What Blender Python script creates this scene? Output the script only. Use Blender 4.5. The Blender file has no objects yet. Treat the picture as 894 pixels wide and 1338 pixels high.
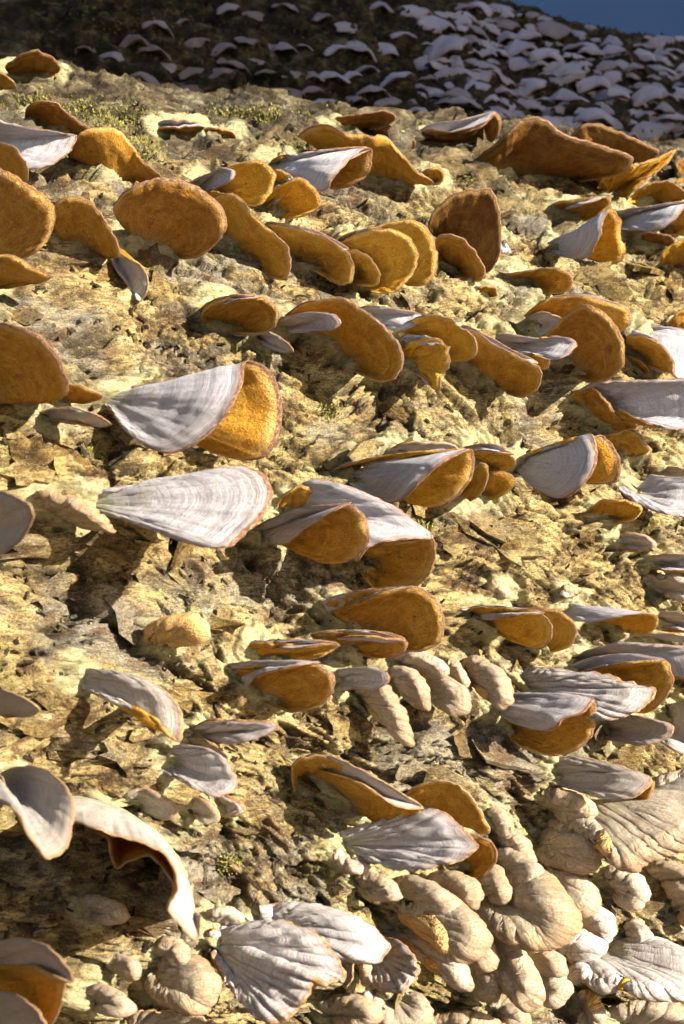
import bpy, math, random
import numpy as np
from mathutils import Vector, Matrix
from mathutils.bvhtree import BVHTree
random.seed(7)
SC = bpy.context.scene
COL = SC.collection
R_ = math.radians

# ------------------------------------------------------------------ camera
PH, PW, FPX = 1338.0, 894.0, 2059.0            # photograph's pixels, focal length in them
PITCH = math.atan((800 - 669) / FPX)
cam_d = bpy.data.cameras.new('camera')
cam = bpy.data.objects.new('camera', cam_d)
COL.objects.link(cam)
cam_d.sensor_fit = 'VERTICAL'
cam_d.sensor_height = 36.0
cam_d.lens = FPX / PH * 36.0
cam_d.clip_start = 0.01
cam_d.clip_end = 2000
cam.location = (0, 0, 0)
cam.rotation_euler = (R_(90) + PITCH, 0, 0)
cam_d.dof.use_dof = True
cam_d.dof.focus_distance = 0.56
cam_d.dof.aperture_fstop = 26.0
SC.camera = cam

# ------------------------------------------------------------------ sky and sun
SUN_EL, SUN_AZ = 18.0, 45.0                    # degrees; azimuth to the right of straight behind the camera
world = bpy.data.worlds.new('World')
SC.world = world
world.use_nodes = True
wn = world.node_tree
sky = wn.nodes.new('ShaderNodeTexSky')
sky.sky_type = 'NISHITA'
sky.sun_disc = False
sdir = Vector((math.cos(R_(SUN_EL)) * math.sin(R_(SUN_AZ)), -math.cos(R_(SUN_EL)) * math.cos(R_(SUN_AZ)), math.sin(R_(SUN_EL))))
sky.sun_elevation = R_(SUN_EL)
sky.sun_rotation = math.atan2(sdir.x, sdir.y)
wn.links.new(sky.outputs[0], wn.nodes['Background'].inputs[0])
wn.nodes['Background'].inputs[1].default_value = 0.06
sun_d = bpy.data.lights.new('sun', 'SUN')
sun_d.energy = 5.0
sun_d.angle = R_(0.5)
sun_d.color = (1.0, 0.90, 0.72)
sun = bpy.data.objects.new('sun', sun_d)
COL.objects.link(sun)
sun.rotation_euler = sdir.to_track_quat('Z', 'Y').to_euler()
SC.view_settings.view_transform = 'Standard'
SC.view_settings.look = 'None'
SC.view_settings.exposure = 1.9
SC.view_settings.gamma = 1.0

# ------------------------------------------------------------------ helpers
def tag(o, label=None, cat=None, group=None, kind=None):
    if label: o['label'] = label
    if cat: o['category'] = cat
    if group: o['group'] = group
    if kind: o['kind'] = kind
    return o

def empty(name, loc, parent=None):
    o = bpy.data.objects.new(name, None)
    o.empty_display_size = 0.01
    COL.objects.link(o)
    o.location = loc
    return o

def mesh_np(name, verts, faces, smooth=True):
    """verts (n,3), faces (m,4) or (m,3) arrays"""
    me = bpy.data.meshes.new(name)
    n, m, k = len(verts), len(faces), faces.shape[1]
    me.vertices.add(n)
    me.vertices.foreach_set('co', np.asarray(verts, np.float32).ravel())
    me.loops.add(m * k)
    me.loops.foreach_set('vertex_index', faces.astype(np.int32).ravel())
    me.polygons.add(m)
    me.polygons.foreach_set('loop_start', np.arange(0, m * k, k, dtype=np.int32))
    me.polygons.foreach_set('loop_total', np.full(m, k, np.int32))
    me.update(calc_edges=True)
    me.polygons.foreach_set('use_smooth', np.full(m, smooth, bool))
    return me

def obj(name, me, mat=None, parent=None):
    o = bpy.data.objects.new(name, me)
    COL.objects.link(o)
    if mat is not None and len(me.materials) == 0: me.materials.append(mat)
    if parent is not None:
        o.parent = parent
        o.matrix_parent_inverse = Matrix.Translation(-parent.location) if parent.rotation_euler.x == 0 else parent.matrix_world.inverted()
    return o

def grid_faces(nu, nv, off=0, flip=False):
    i = np.arange(nu - 1)[:, None] * nv + np.arange(nv - 1)[None, :] + off
    i = i.ravel()
    f = np.stack([i, i + nv, i + nv + 1, i + 1], 1)
    return f[:, ::-1] if flip else f

# ---- numpy noise on a 2-D chart
def _h(ix, iy, s):
    h = (ix.astype(np.int64) * 374761393 + iy.astype(np.int64) * 668265263 + s * 974634777) & 0xffffffff
    h = ((h ^ (h >> 13)) * 1274126177) & 0xffffffff
    return h ^ (h >> 16)
def hf(ix, iy, s): return (_h(ix, iy, s) & 0xffffff).astype(np.float32) / 16777216.0
def gn(x, y, s=0):
    ix, iy = np.floor(x), np.floor(y)
    fx, fy = (x - ix).astype(np.float32), (y - iy).astype(np.float32)
    ux, uy = fx * fx * fx * (fx * (fx * 6 - 15) + 10), fy * fy * fy * (fy * (fy * 6 - 15) + 10)
    def g(dx, dy):
        a = hf(ix + dx, iy + dy, s) * 6.2831853
        return np.cos(a) * (fx - dx) + np.sin(a) * (fy - dy)
    a, b, c, d = g(0, 0), g(1, 0), g(0, 1), g(1, 1)
    return ((a + (b - a) * ux) * (1 - uy) + (c + (d - c) * ux) * uy) * 1.5
def fbm(x, y, o=4, s=0, g=.5):
    r, a = 0, 1.0
    for k in range(o):
        r = r + a * gn(x * 2 ** k, y * 2 ** k, s + k * 17); a *= g
    return r
def ridged(x, y, o=3, s=0):
    r, a = 0, 1.0
    for k in range(o):
        r = r + a * (1 - 2 * np.abs(gn(x * 2 ** k, y * 2 ** k, s + k * 13))); a *= .5
    return r / 1.75
def worley(x, y, s=0):
    ix, iy = np.floor(x), np.floor(y)
    F1 = np.full(x.shape, 9., np.float32); F2 = F1.copy(); ida = F1 * 0; ddx = F1 * 0; ddy = F1 * 0; idb = F1 * 0
    for dx in (-1, 0, 1):
        for dy in (-1, 0, 1):
            cx, cy = ix + dx, iy + dy
            px, py = cx + hf(cx, cy, s), cy + hf(cx, cy, s + 1)
            ex, ey = (x - px).astype(np.float32), (y - py).astype(np.float32)
            d = np.sqrt(ex * ex + ey * ey)
            m = d < F1
            F2 = np.where(m, F1, np.minimum(F2, d))
            ida = np.where(m, hf(cx, cy, s + 2), ida); idb = np.where(m, hf(cx, cy, s + 3), idb)
            ddx = np.where(m, ex, ddx); ddy = np.where(m, ey, ddy)
            F1 = np.where(m, d, F1)
    return F1, F2, ida, idb, ddx, ddy
def sstep(a, b, x):
    t = np.clip((x - a) / (b - a), 0, 1); return t * t * (3 - 2 * t)

# ------------------------------------------------------------------ materials
def newmat(name):
    m = bpy.data.materials.new(name); m.use_nodes = True
    nt = m.node_tree
    return m, nt, nt.nodes['Principled BSDF'], nt.nodes['Material Output']
def N(nt, t, **kw):
    n = nt.nodes.new(t)
    for k, v in kw.items(): setattr(n, k, v)
    return n
def L(nt, a, b): nt.links.new(a, b)
def ramp(nt, fac, stops, interp='LINEAR'):
    r = N(nt, 'ShaderNodeValToRGB'); r.color_ramp.interpolation = interp
    while len(r.color_ramp.elements) < len(stops): r.color_ramp.elements.new(.5)
    for e, (p, c) in zip(r.color_ramp.elements, stops):
        e.position = p; e.color = c if len(c) == 4 else (*c, 1)
    L(nt, fac, r.inputs[0]); return r.outputs[0]
def noise(nt, vec, scale, detail=4, rough=.55, dist=0.):
    n = N(nt, 'ShaderNodeTexNoise'); n.inputs['Scale'].default_value = scale
    n.inputs['Detail'].default_value = detail; n.inputs['Roughness'].default_value = rough
    n.inputs['Distortion'].default_value = dist
    if vec is not None: L(nt, vec, n.inputs['Vector'])
    return n.outputs[0]
def mapping(nt, vec, scale=(1, 1, 1), rot=(0, 0, 0), loc=(0, 0, 0)):
    n = N(nt, 'ShaderNodeMapping'); n.inputs['Scale'].default_value = scale
    n.inputs['Rotation'].default_value = rot; n.inputs['Location'].default_value = loc
    L(nt, vec, n.inputs['Vector']); return n.outputs[0]
def math_(nt, op, a, b=None, clamp=False):
    n = N(nt, 'ShaderNodeMath', operation=op); n.use_clamp = clamp
    for i, v in enumerate((a, b)):
        if v is None: continue
        if isinstance(v, (int, float)): n.inputs[i].default_value = v
        else: L(nt, v, n.inputs[i])
    return n.outputs[0]
def mix(nt, fac, a, b, bt='MIX'):
    n = N(nt, 'ShaderNodeMix', data_type='RGBA', blend_type=bt)
    for i, v in ((0, fac), (6, a), (7, b)):
        if isinstance(v, (int, float)): n.inputs[i].default_value = v
        elif isinstance(v, tuple): n.inputs[i].default_value = (*v, 1)
        else: L(nt, v, n.inputs[i])
    return n.outputs[2]
def bump(nt, h, dist, strength=1.0, prev=None):
    n = N(nt, 'ShaderNodeBump'); n.inputs['Distance'].default_value = dist
    n.inputs['Strength'].default_value = strength
    L(nt, h, n.inputs['Height'])
    if prev is not None: L(nt, prev, n.inputs['Normal'])
    return n.outputs[0]
def attr(nt, name, typ='GEOMETRY', out='Fac'):
    n = N(nt, 'ShaderNodeAttribute', attribute_type=typ, attribute_name=name); return n.outputs[out]

def bark_material(name, cream=.5, tint=(1, 1, 1)):
    m, nt, bs, out = newmat(name)
    co = N(nt, 'ShaderNodeNewGeometry').outputs['Position']
    v1 = mapping(nt, co, (1, 1, 1.6), (0, R_(25), 0))
    big = noise(nt, v1, 22, 5, .6, .6)
    mid = noise(nt, v1, 90, 7, .68, .5)
    fine = noise(nt, v1, 420, 6, .72)
    mix1 = math_(nt, 'ADD', math_(nt, 'MULTIPLY', big, .45), math_(nt, 'ADD', math_(nt, 'MULTIPLY', mid, .4), math_(nt, 'MULTIPLY', fine, .3)))
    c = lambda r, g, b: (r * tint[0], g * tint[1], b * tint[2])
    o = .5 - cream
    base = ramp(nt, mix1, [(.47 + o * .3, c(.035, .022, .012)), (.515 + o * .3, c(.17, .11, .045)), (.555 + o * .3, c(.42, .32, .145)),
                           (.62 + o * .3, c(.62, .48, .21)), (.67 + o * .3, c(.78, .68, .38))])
    # grey weathered skin
    gm = ramp(nt, noise(nt, mapping(nt, co, (1, 1, 1.4), (0, R_(20), 0), (3, 1, 2)), 17, 5, .62, .4), [(.49, (0, 0, 0)), (.59, (1, 1, 1))])
    greyc = ramp(nt, fine, [(.3, c(.17, .155, .13)), (.5, c(.30, .28, .24)), (.7, c(.42, .40, .35))])
    base = mix(nt, math_(nt, 'MULTIPLY', gm, .8), base, greyc)
    # rotten brown and orange inner bark
    bm = ramp(nt, noise(nt, mapping(nt, co, (1, 1, 2.2), (0, R_(30), 0), (7, 2, 1)), 60, 5, .65, .8), [(.53, (0, 0, 0)), (.60, (1, 1, 1))])
    base = mix(nt, math_(nt, 'MULTIPLY', bm, .7), base, ramp(nt, mid, [(.35, c(.05, .028, .014)), (.6, c(.20, .09, .03)), (.75, c(.34, .20, .09))]))
    # cracks: darker brown in the joints, flake edges and pits of the bark
    cr = attr(nt, 'crack')
    base = mix(nt, math_(nt, 'MULTIPLY', cr, .92), base, c(.045, .030, .018))
    # yellow-green algae and moss specks
    al = ramp(nt, noise(nt, mapping(nt, co, (1, 1, 1), (0, 0, 0), (1, 5, 9)), 38, 6, .7), [(.56, (0, 0, 0)), (.68, (1, 1, 1))])
    base = mix(nt, math_(nt, 'MULTIPLY', al, .4), base, c(.36, .33, .07))
    # dark pin specks
    vo = N(nt, 'ShaderNodeTexVoronoi'); vo.inputs['Scale'].default_value = 480; L(nt, co, vo.inputs['Vector'])
    sp = ramp(nt, vo.outputs['Distance'], [(.10, (1, 1, 1)), (.26, (0, 0, 0))])
    spm = ramp(nt, noise(nt, co, 45, 3, .5), [(.48, (0, 0, 0)), (.6, (1, 1, 1))])
    base = mix(nt, math_(nt, 'MULTIPLY', math_(nt, 'MULTIPLY', sp, spm), .7), base, (.04, .028, .018))
    # hair-thin dark splits along the grain
    hv = mapping(nt, co, (1, 1, 5.5), (0, R_(28), 0), (2, 2, 2))
    hair = noise(nt, hv, 150, 4, .7, .7)
    hl = ramp(nt, math_(nt, 'ABSOLUTE', math_(nt, 'SUBTRACT', hair, .5)), [(.008, (.85, .85, .85)), (.030, (0, 0, 0))])
    hm = ramp(nt, big, [(.42, (0, 0, 0)), (.52, (1, 1, 1))])
    base = mix(nt, math_(nt, 'MULTIPLY', hl, hm), base, c(.06, .04, .022))
    # gritty grain
    grit = noise(nt, co, 1300, 4, .75)
    base = mix(nt, ramp(nt, grit, [(.36, (.7, .7, .7)), (.47, (0, 0, 0))]), base, c(.12, .08, .04))
    base = mix(nt, ramp(nt, grit, [(.56, (0, 0, 0)), (.70, (.5, .5, .5))]), base, c(.82, .72, .46))
    # weathered, mossy crest of the trunk, also darkened in colour for its dimmer light
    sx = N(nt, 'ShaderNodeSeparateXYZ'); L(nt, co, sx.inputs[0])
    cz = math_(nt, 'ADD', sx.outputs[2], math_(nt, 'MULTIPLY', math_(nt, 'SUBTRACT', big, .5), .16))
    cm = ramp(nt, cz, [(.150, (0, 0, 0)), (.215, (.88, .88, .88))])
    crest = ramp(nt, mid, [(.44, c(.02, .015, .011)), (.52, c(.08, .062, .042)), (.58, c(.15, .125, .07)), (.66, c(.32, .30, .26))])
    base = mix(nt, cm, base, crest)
    # pale crust spreading round each attached bracket
    cu = math_(nt, 'ADD', attr(nt, 'crust'), math_(nt, 'MULTIPLY', math_(nt, 'SUBTRACT', mid, .5), 1.1))
    crc = ramp(nt, fine, [(.32, (.34, .33, .15)), (.48, (.56, .52, .30)), (.62, (.72, .64, .40))])
    base = mix(nt, ramp(nt, cu, [(.42, (0, 0, 0)), (.72, (.85, .85, .85))]), base, crc)
    L(nt, base, bs.inputs['Base Color'])
    bs.inputs['Roughness'].default_value = .85
    bs.inputs['Specular IOR Level'].default_value = .25
    b1 = bump(nt, mid, .004, 1.0)
    b2 = bump(nt, fine, .0022, 1.0, b1)
    b3 = bump(nt, grit, .0010, 1.0, bump(nt, hair, .0022, .9, b2))
    L(nt, b3, bs.inputs['Normal'])
    return m

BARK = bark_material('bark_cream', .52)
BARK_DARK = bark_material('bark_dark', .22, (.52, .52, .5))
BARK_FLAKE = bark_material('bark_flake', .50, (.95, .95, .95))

def vary(m):
    nt = m.node_tree; bs = nt.nodes['Principled BSDF']
    src = bs.inputs['Base Color'].links[0].from_socket
    r = N(nt, 'ShaderNodeObjectInfo').outputs['Random']
    k = ramp(nt, r, [(.0, (.45, .36, .26)), (.3, (.8, .72, .6)), (.55, (1, 1, 1)), (.8, (.75, .75, .78)), (1, (1.0, .95, .8))])
    L(nt, mix(nt, 1.0, src, k, 'MULTIPLY'), bs.inputs['Base Color'])
vary(BARK_FLAKE)

def cap_material(name):
    """upper skin: pale felt with concentric zones, radial streaks, algae at the attachment"""
    m, nt, bs, out = newmat(name)
    uv = N(nt, 'ShaderNodeUVMap').outputs[0]             # millimetres: x along the margin, y outwards
    rad = attr(nt, 'rad')
    warm = attr(nt, 'warm', 'OBJECT'); rnd = attr(nt, 'seed', 'OBJECT')
    off = N(nt, 'ShaderNodeCombineXYZ'); L(nt, rnd, off.inputs[0]); L(nt, math_(nt, 'MULTIPLY', rnd, 3.1), off.inputs[2])
    va = N(nt, 'ShaderNodeVectorMath', operation='ADD'); L(nt, uv, va.inputs[0]); L(nt, off.outputs[0], va.inputs[1])
    p = va.outputs[0]
    zone = noise(nt, mapping(nt, p, (.035, 1.15, 1)), 1, 5, .68, .15)
    fib = noise(nt, mapping(nt, p, (2.6, .16, 1)), 1, 5, .65, .2)
    blot = noise(nt, mapping(nt, p, (.22, .22, 1)), 1, 5, .6)
    fine = noise(nt, mapping(nt, p, (3, 3, 1)), 1, 4, .7)
    pale = mix(nt, warm, (.74, .73, .82), (.82, .71, .52))
    mid_ = mix(nt, warm, (.60, .585, .67), (.70, .59, .42))
    dark = mix(nt, warm, (.33, .275, .28), (.42, .28, .16))
    z = ramp(nt, zone, [(.36, (0, 0, 0)), (.5, (.5, .5, .5)), (.62, (1, 1, 1))])
    c = mix(nt, z, mid_, pale)
    c = mix(nt, ramp(nt, zone, [(.30, (.7, .7, .7)), (.40, (0, 0, 0))]), c, dark)
    z2 = noise(nt, mapping(nt, p, (.05, 2.6, 1), (0, 0, 0), (5, 3, 0)), 1, 3, .6, .1)
    zf = math_(nt, 'MULTIPLY', ramp(nt, z2, [(.50, (0, 0, 0)), (.60, (1, 1, 1))]), ramp(nt, rad, [(.35, (.12, .12, .12)), (.9, (.75, .75, .75))]))
    c = mix(nt, zf, c, mix(nt, warm, (.36, .29, .28), (.50, .36, .22)))
    c = mix(nt, ramp(nt, blot, [(.5, (0, 0, 0)), (.75, (.6, .6, .6))]), c, mid_)
    c = mix(nt, ramp(nt, fib, [(.33, (.38, .38, .38)), (.50, (0, 0, 0))]), c, dark)
    knob = noise(nt, mapping(nt, p, (1.0, .38, 1), (0, 0, 0), (2, 8, 0)), 1, 5, .7, .5)
    wk = math_(nt, 'MULTIPLY', math_(nt, 'SUBTRACT', warm, .35, True), 1.7, True)
    c = mix(nt, math_(nt, 'MULTIPLY', wk, ramp(nt, knob, [(.38, (.8, .8, .8)), (.50, (0, 0, 0))])), c, (.48, .28, .11))
    c = mix(nt, math_(nt, 'MULTIPLY', wk, ramp(nt, knob, [(.54, (0, 0, 0)), (.68, (.6, .6, .6))])), c, (.90, .85, .72))
    eb_ = math_(nt, 'ADD', rad, math_(nt, 'MULTIPLY', math_(nt, 'SUBTRACT', knob, .5), .5))
    c = mix(nt, math_(nt, 'MULTIPLY', wk, ramp(nt, eb_, [(.74, (0, 0, 0)), (.98, (.9, .9, .9))])), c, (.58, .31, .10))
    # specks
    c = mix(nt, ramp(nt, noise(nt, mapping(nt, p, (.9, .9, 1)), 1, 3, .7), [(.68, (0, 0, 0)), (.74, (.6, .6, .6))]), c, (.14, .09, .06))
    # algae and dirt near the attachment
    al = math_(nt, 'ADD', math_(nt, 'SUBTRACT', .34, rad), math_(nt, 'MULTIPLY', math_(nt, 'SUBTRACT', blot, .5), 1.3))
    c = mix(nt, ramp(nt, al, [(0, (0, 0, 0)), (.3, (.75, .75, .75))]), c, (.36, .36, .17))
    # dull red-brown band just inside the margin
    band = math_(nt, 'ADD', rad, math_(nt, 'MULTIPLY', math_(nt, 'SUBTRACT', fib, .5), .10))
    c = mix(nt, ramp(nt, band, [(.90, (0, 0, 0)), (.985, (.6, .6, .6))]), c, (.36, .21, .16))
    L(nt, c, bs.inputs['Base Color'])
    bs.inputs['Roughness'].default_value = .8
    bs.inputs['Specular IOR Level'].default_value = .2
    try:
        bs.inputs['Sheen Weight'].default_value = .15; bs.inputs['Sheen Roughness'].default_value = .5
    except Exception: pass
    b = bump(nt, zone, .0026, .9)
    b = bump(nt, fib, .0008, .8, b)
    b = bump(nt, blot, .004, .5, b)
    b = bump(nt, fine, .0005, .8, b)
    b = bump(nt, math_(nt, 'MULTIPLY', knob, wk), .0034, 1.0, b)
    L(nt, b, bs.inputs['Normal'])
    tr = N(nt, 'ShaderNodeBsdfTranslucent'); tr.inputs[0].default_value = (.9, .42, .08, 1)
    ms = N(nt, 'ShaderNodeMixShader'); ms.inputs[0].default_value = .04
    L(nt, bs.outputs[0], ms.inputs[1]); L(nt, tr.outputs[0], ms.inputs[2]); L(nt, ms.outputs[0], out.inputs[0])
    return m

def pore_material(name):
    m, nt, bs, out = newmat(name)
    uv = N(nt, 'ShaderNodeUVMap').outputs[0]
    rad = attr(nt, 'rad'); hue = attr(nt, 'hue', 'OBJECT'); rnd = attr(nt, 'seed', 'OBJECT')
    off = N(nt, 'ShaderNodeCombineXYZ'); L(nt, rnd, off.inputs[0]); L(nt, rnd, off.inputs[2])
    va = N(nt, 'ShaderNodeVectorMath', operation='ADD'); L(nt, uv, va.inputs[0]); L(nt, off.outputs[0], va.inputs[1])
    p = va.outputs[0]
    a = mix(nt, hue, (.33, .130, .020), (.88, .43, .020))
    b_ = mix(nt, hue, (.56, .27, .055), (.93, .56, .060))
    blot = noise(nt, mapping(nt, p, (.16, .16, 1)), 1, 5, .6)
    mott = noise(nt, mapping(nt, p, (1.3, .9, 1)), 1, 4, .7)
    c = mix(nt, ramp(nt, blot, [(.38, (0, 0, 0)), (.64, (1, 1, 1))]), a, b_)
    c = mix(nt, ramp(nt, mott, [(.38, (.42, .42, .42)), (.54, (0, 0, 0))]), c, mix(nt, hue, (.16, .065, .02), (.40, .18, .03)))
    vo = N(nt, 'ShaderNodeTexVoronoi'); vo.inputs['Scale'].default_value = 1; L(nt, mapping(nt, p, (2.2, 1.5, 1)), vo.inputs['Vector'])
    c = mix(nt, ramp(nt, vo.outputs['Distance'], [(.12, (.55, .55, .55)), (.42, (0, 0, 0))]), c, mix(nt, hue, (.17, .07, .022), (.42, .19, .03)))
    zz = noise(nt, mapping(nt, p, (.03, .5, 1), (0, 0, 0), (9, 0, 0)), 1, 4, .6, .2)
    c = mix(nt, ramp(nt, zz, [(.52, (0, 0, 0)), (.66, (.55, .55, .55))]), c, mix(nt, hue, (.62, .35, .09), (.95, .60, .09)))
    stn = noise(nt, mapping(nt, p, (.09, .12, 1), (0, 0, 0), (4, 4, 0)), 1, 6, .68, .4)
    c = mix(nt, ramp(nt, stn, [(.34, (.7, .7, .7)), (.46, (0, 0, 0))]), c, mix(nt, hue, (.18, .060, .018), (.55, .22, .018)))
    c = mix(nt, ramp(nt, noise(nt, mapping(nt, p, (.55, .55, 1)), 1, 2, .5), [(.70, (0, 0, 0)), (.74, (.8, .8, .8))]), c, (.07, .035, .02))
    c = mix(nt, math_(nt, 'MULTIPLY', math_(nt, 'SUBTRACT', attr(nt, 'warm', 'OBJECT'), .45, True), 2.0, True), c, mix(nt, mott, (.36, .24, .12), (.70, .55, .33)))
    # paler towards the attachment, faint pale line before the margin
    edge = math_(nt, 'ADD', rad, math_(nt, 'MULTIPLY', math_(nt, 'SUBTRACT', blot, .5), .08))
    c = mix(nt, ramp(nt, edge, [(.90, (0, 0, 0)), (.955, (.4, .4, .4)), (.985, (0, 0, 0))]), c, (.86, .66, .36))
    c = mix(nt, ramp(nt, math_(nt, 'SUBTRACT', .35, edge), [(0, (0, 0, 0)), (.3, (.45, .45, .45))]), c, (.58, .45, .23))
    dk = N(nt, 'ShaderNodeMapRange'); dk.inputs[1].default_value = -.5; dk.inputs[2].default_value = 0; dk.inputs[3].default_value = .38; dk.inputs[4].default_value = 1
    L(nt, hue, dk.inputs[0])
    hs = N(nt, 'ShaderNodeHueSaturation'); L(nt, dk.outputs[0], hs.inputs['Value']); L(nt, c, hs.inputs['Color'])
    c = hs.outputs[0]
    L(nt, c, bs.inputs['Base Color'])
    bs.inputs['Roughness'].default_value = .75
    bs.inputs['Specular IOR Level'].default_value = .2
    b = bump(nt, vo.outputs['Distance'], .0009, .8)
    b = bump(nt, mott, .0014, .7, b)
    b = bump(nt, blot, .005, .5, b)
    L(nt, b, bs.inputs['Normal'])
    tr = N(nt, 'ShaderNodeBsdfTranslucent'); L(nt, mix(nt, .5, c, (1.0, .45, .03)), tr.inputs[0])
    ms = N(nt, 'ShaderNodeMixShader'); ms.inputs[0].default_value = .08
    L(nt, bs.outputs[0], ms.inputs[1]); L(nt, tr.outputs[0], ms.inputs[2]); L(nt, ms.outputs[0], out.inputs[0])
    return m

def margin_material(name):
    m, nt, bs, out = newmat(name)
    uv = N(nt, 'ShaderNodeUVMap').outputs[0]
    warm = attr(nt, 'warm', 'OBJECT')
    n = noise(nt, mapping(nt, uv, (.5, 1.5, 1)), 1, 5, .7)
    n2 = noise(nt, mapping(nt, uv, (3, .5, 1)), 1, 4, .7)
    c = ramp(nt, n, [(.38, (.13, .06, .04)), (.52, (.30, .16, .10)), (.66, (.62, .48, .36))])
    c2 = ramp(nt, n, [(.3, (.38, .18, .06)), (.45, (.66, .44, .20)), (.6, (.78, .66, .44))])
    c = mix(nt, math_(nt, 'MULTIPLY', warm, .9), c, c2)
    L(nt, c, bs.inputs['Base Color']); bs.inputs['Roughness'].default_value = .75
    bs.inputs['Specular IOR Level'].default_value = .2
    L(nt, bump(nt, n2, .0012, .8, bump(nt, n, .0008, .7)), bs.inputs['Normal'])
    tr = N(nt, 'ShaderNodeBsdfTranslucent'); tr.inputs[0].default_value = (1, .6, .2, 1)
    ms = N(nt, 'ShaderNodeMixShader'); ms.inputs[0].default_value = .12
    L(nt, bs.outputs[0], ms.inputs[1]); L(nt, tr.outputs[0], ms.inputs[2]); L(nt, ms.outputs[0], out.inputs[0])
    return m
CAP, PORE, MARGIN = cap_material('cap_felt'), pore_material('pore_layer'), margin_material('cap_margin')

# ------------------------------------------------------------------ the trunks
def chart_height(s, t, seed=0, amp=1.0):
    """bark relief in metres over a chart in metres (s along the trunk, t round it); returns height, crack"""
    wx = fbm(s * 14, t * 14, 3, 3 + seed); wy = fbm(s * 14, t * 14, 3, 31 + seed)
    s2, t2 = s + wx * .010, t + wy * .010
    c, q = math.cos(R_(-28)), math.sin(R_(-28))
    a, b = s2 * c + t2 * q, -s2 * q + t2 * c          # a runs with the slanting grain
    h = .0070 * fbm(s * 9, t * 9, 3, 5 + seed)
    st = lambda q, e: np.floor(q) + sstep(1 - e, 1, q - np.floor(q)) + .10 * (q - np.floor(q))
    rag = fbm(a * 120, b * 200, 3, 171 + seed)
    # overlapping flakes of several sizes: terraces of warped height fields
    fa = fbm(a * 13, b * 34, 3, 101 + seed) * 2.6 + rag * .16
    fb = fbm(a * 38 + 9, b * 95, 3, 131 + seed) * 2.0 + rag * .2
    fc = fbm(a * 120 + 5, b * 260, 2, 161 + seed) * 1.5
    h = h + .0034 * st(fa, .035) + .0019 * st(fb, .05) + .0007 * st(fc, .15)
    ea, eb = fa - np.floor(fa), fb - np.floor(fb)
    edge = np.maximum(sstep(.86, .95, ea) * (ea < .97), .7 * sstep(.80, .93, eb) * (eb < .96))
    # long splits along the slanting grain and short cross cracks
    F1, F2, ia, ib, dx, dy = worley(a * 26 + rag * .10, b * 58 + rag * .14, 11 + seed)
    e = F2 - F1
    big = sstep(.015, .085, e)
    mk = sstep(-.1, .35, fbm(s * 12, t * 12, 2, 77 + seed))
    h = h + (ia - .5) * .0022 * mk + dy * .0030 * (ib - .3) * mk - (1 - big) * .0032 * mk
    fib = ridged(a * 45 + wx, b * 330, 2, 51 + seed)
    h = h + .0009 * fib + .0005 * fbm(a * 330, b * 560, 2, 71 + seed)
    pit = sstep(.30, .55, fbm(a * 42, b * 80, 3, 61 + seed))
    h = h - pit * .0045
    crack = np.clip((1 - big) * mk + edge * .75 + pit * .7 + .5 * sstep(.3, .7, -fib) * mk, 0, 1)
    h = h - .0055 * 0
    return h * amp, crack

class Trunk:
    def __init__(s, R, d, psi, rho, zc, seed):
        s.R, s.seed = R, seed
        p, r = R_(psi), R_(rho)
        s.a = Vector((math.cos(p) * math.cos(r), math.sin(p) * math.cos(r), math.sin(r)))
        s.C = Vector((0, d + R / math.cos(p), zc))
        s.f = Vector((math.sin(p), -math.cos(p), 0))              # horizontal normal on the camera's side
        s.u = s.a.cross(-s.f).normalized(); s.u = s.u if s.u.z > 0 else -s.u
        s.f = (s.f - s.a * s.f.dot(s.a)).normalized()
    def build(s, svals, tvals, amp=1.0):
        """svals metres along the axis, tvals degrees (0 = facing the camera, + upwards)"""
        S, T = np.meshgrid(np.array(svals), np.radians(np.array(tvals)), indexing='ij')
        h, cr = chart_height(S, T * s.R, s.seed, amp)
        h = h * (1 - .25 * sstep(.75, 1.15, T))
        rr = (s.R + h)[..., None]
        a, f, u, C = (np.array(v) for v in (s.a, s.f, s.u, s.C))
        P = C + S[..., None] * a + rr * (np.cos(T)[..., None] * f + np.sin(T)[..., None] * u)
        return P, cr

def span(lo, hi, step, outs):
    mid = np.arange(lo, hi, step)
    return np.concatenate([outs[0], mid, outs[1]])
T1 = Trunk(.32, .52, 22, 0, -.06, 0)
T2 = Trunk(.35, .85, 20, -3, .12, 500)
s1 = span(-.19, .28, .00056, (np.concatenate([np.linspace(-1.6, -.42, 50), np.arange(-.41, -.191, .003)]), np.concatenate([np.arange(.282, .6, .003), np.linspace(.61, 2.4, 70)])))
t1 = span(-46, 84, .11, (np.linspace(-178, -47, 50), np.linspace(85, 181, 60)))
P1, cr1 = T1.build(s1, t1)
s2 = span(-.30, .62, .0022, (np.linspace(-1.6, -.306, 40), np.linspace(.63, 2.6, 60)))
t2 = span(-5, 75, .35, (np.linspace(-178, -6, 30), np.linspace(76, 181, 40)))
P2, cr2 = T2.build(s2, t2, 1.25)

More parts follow.
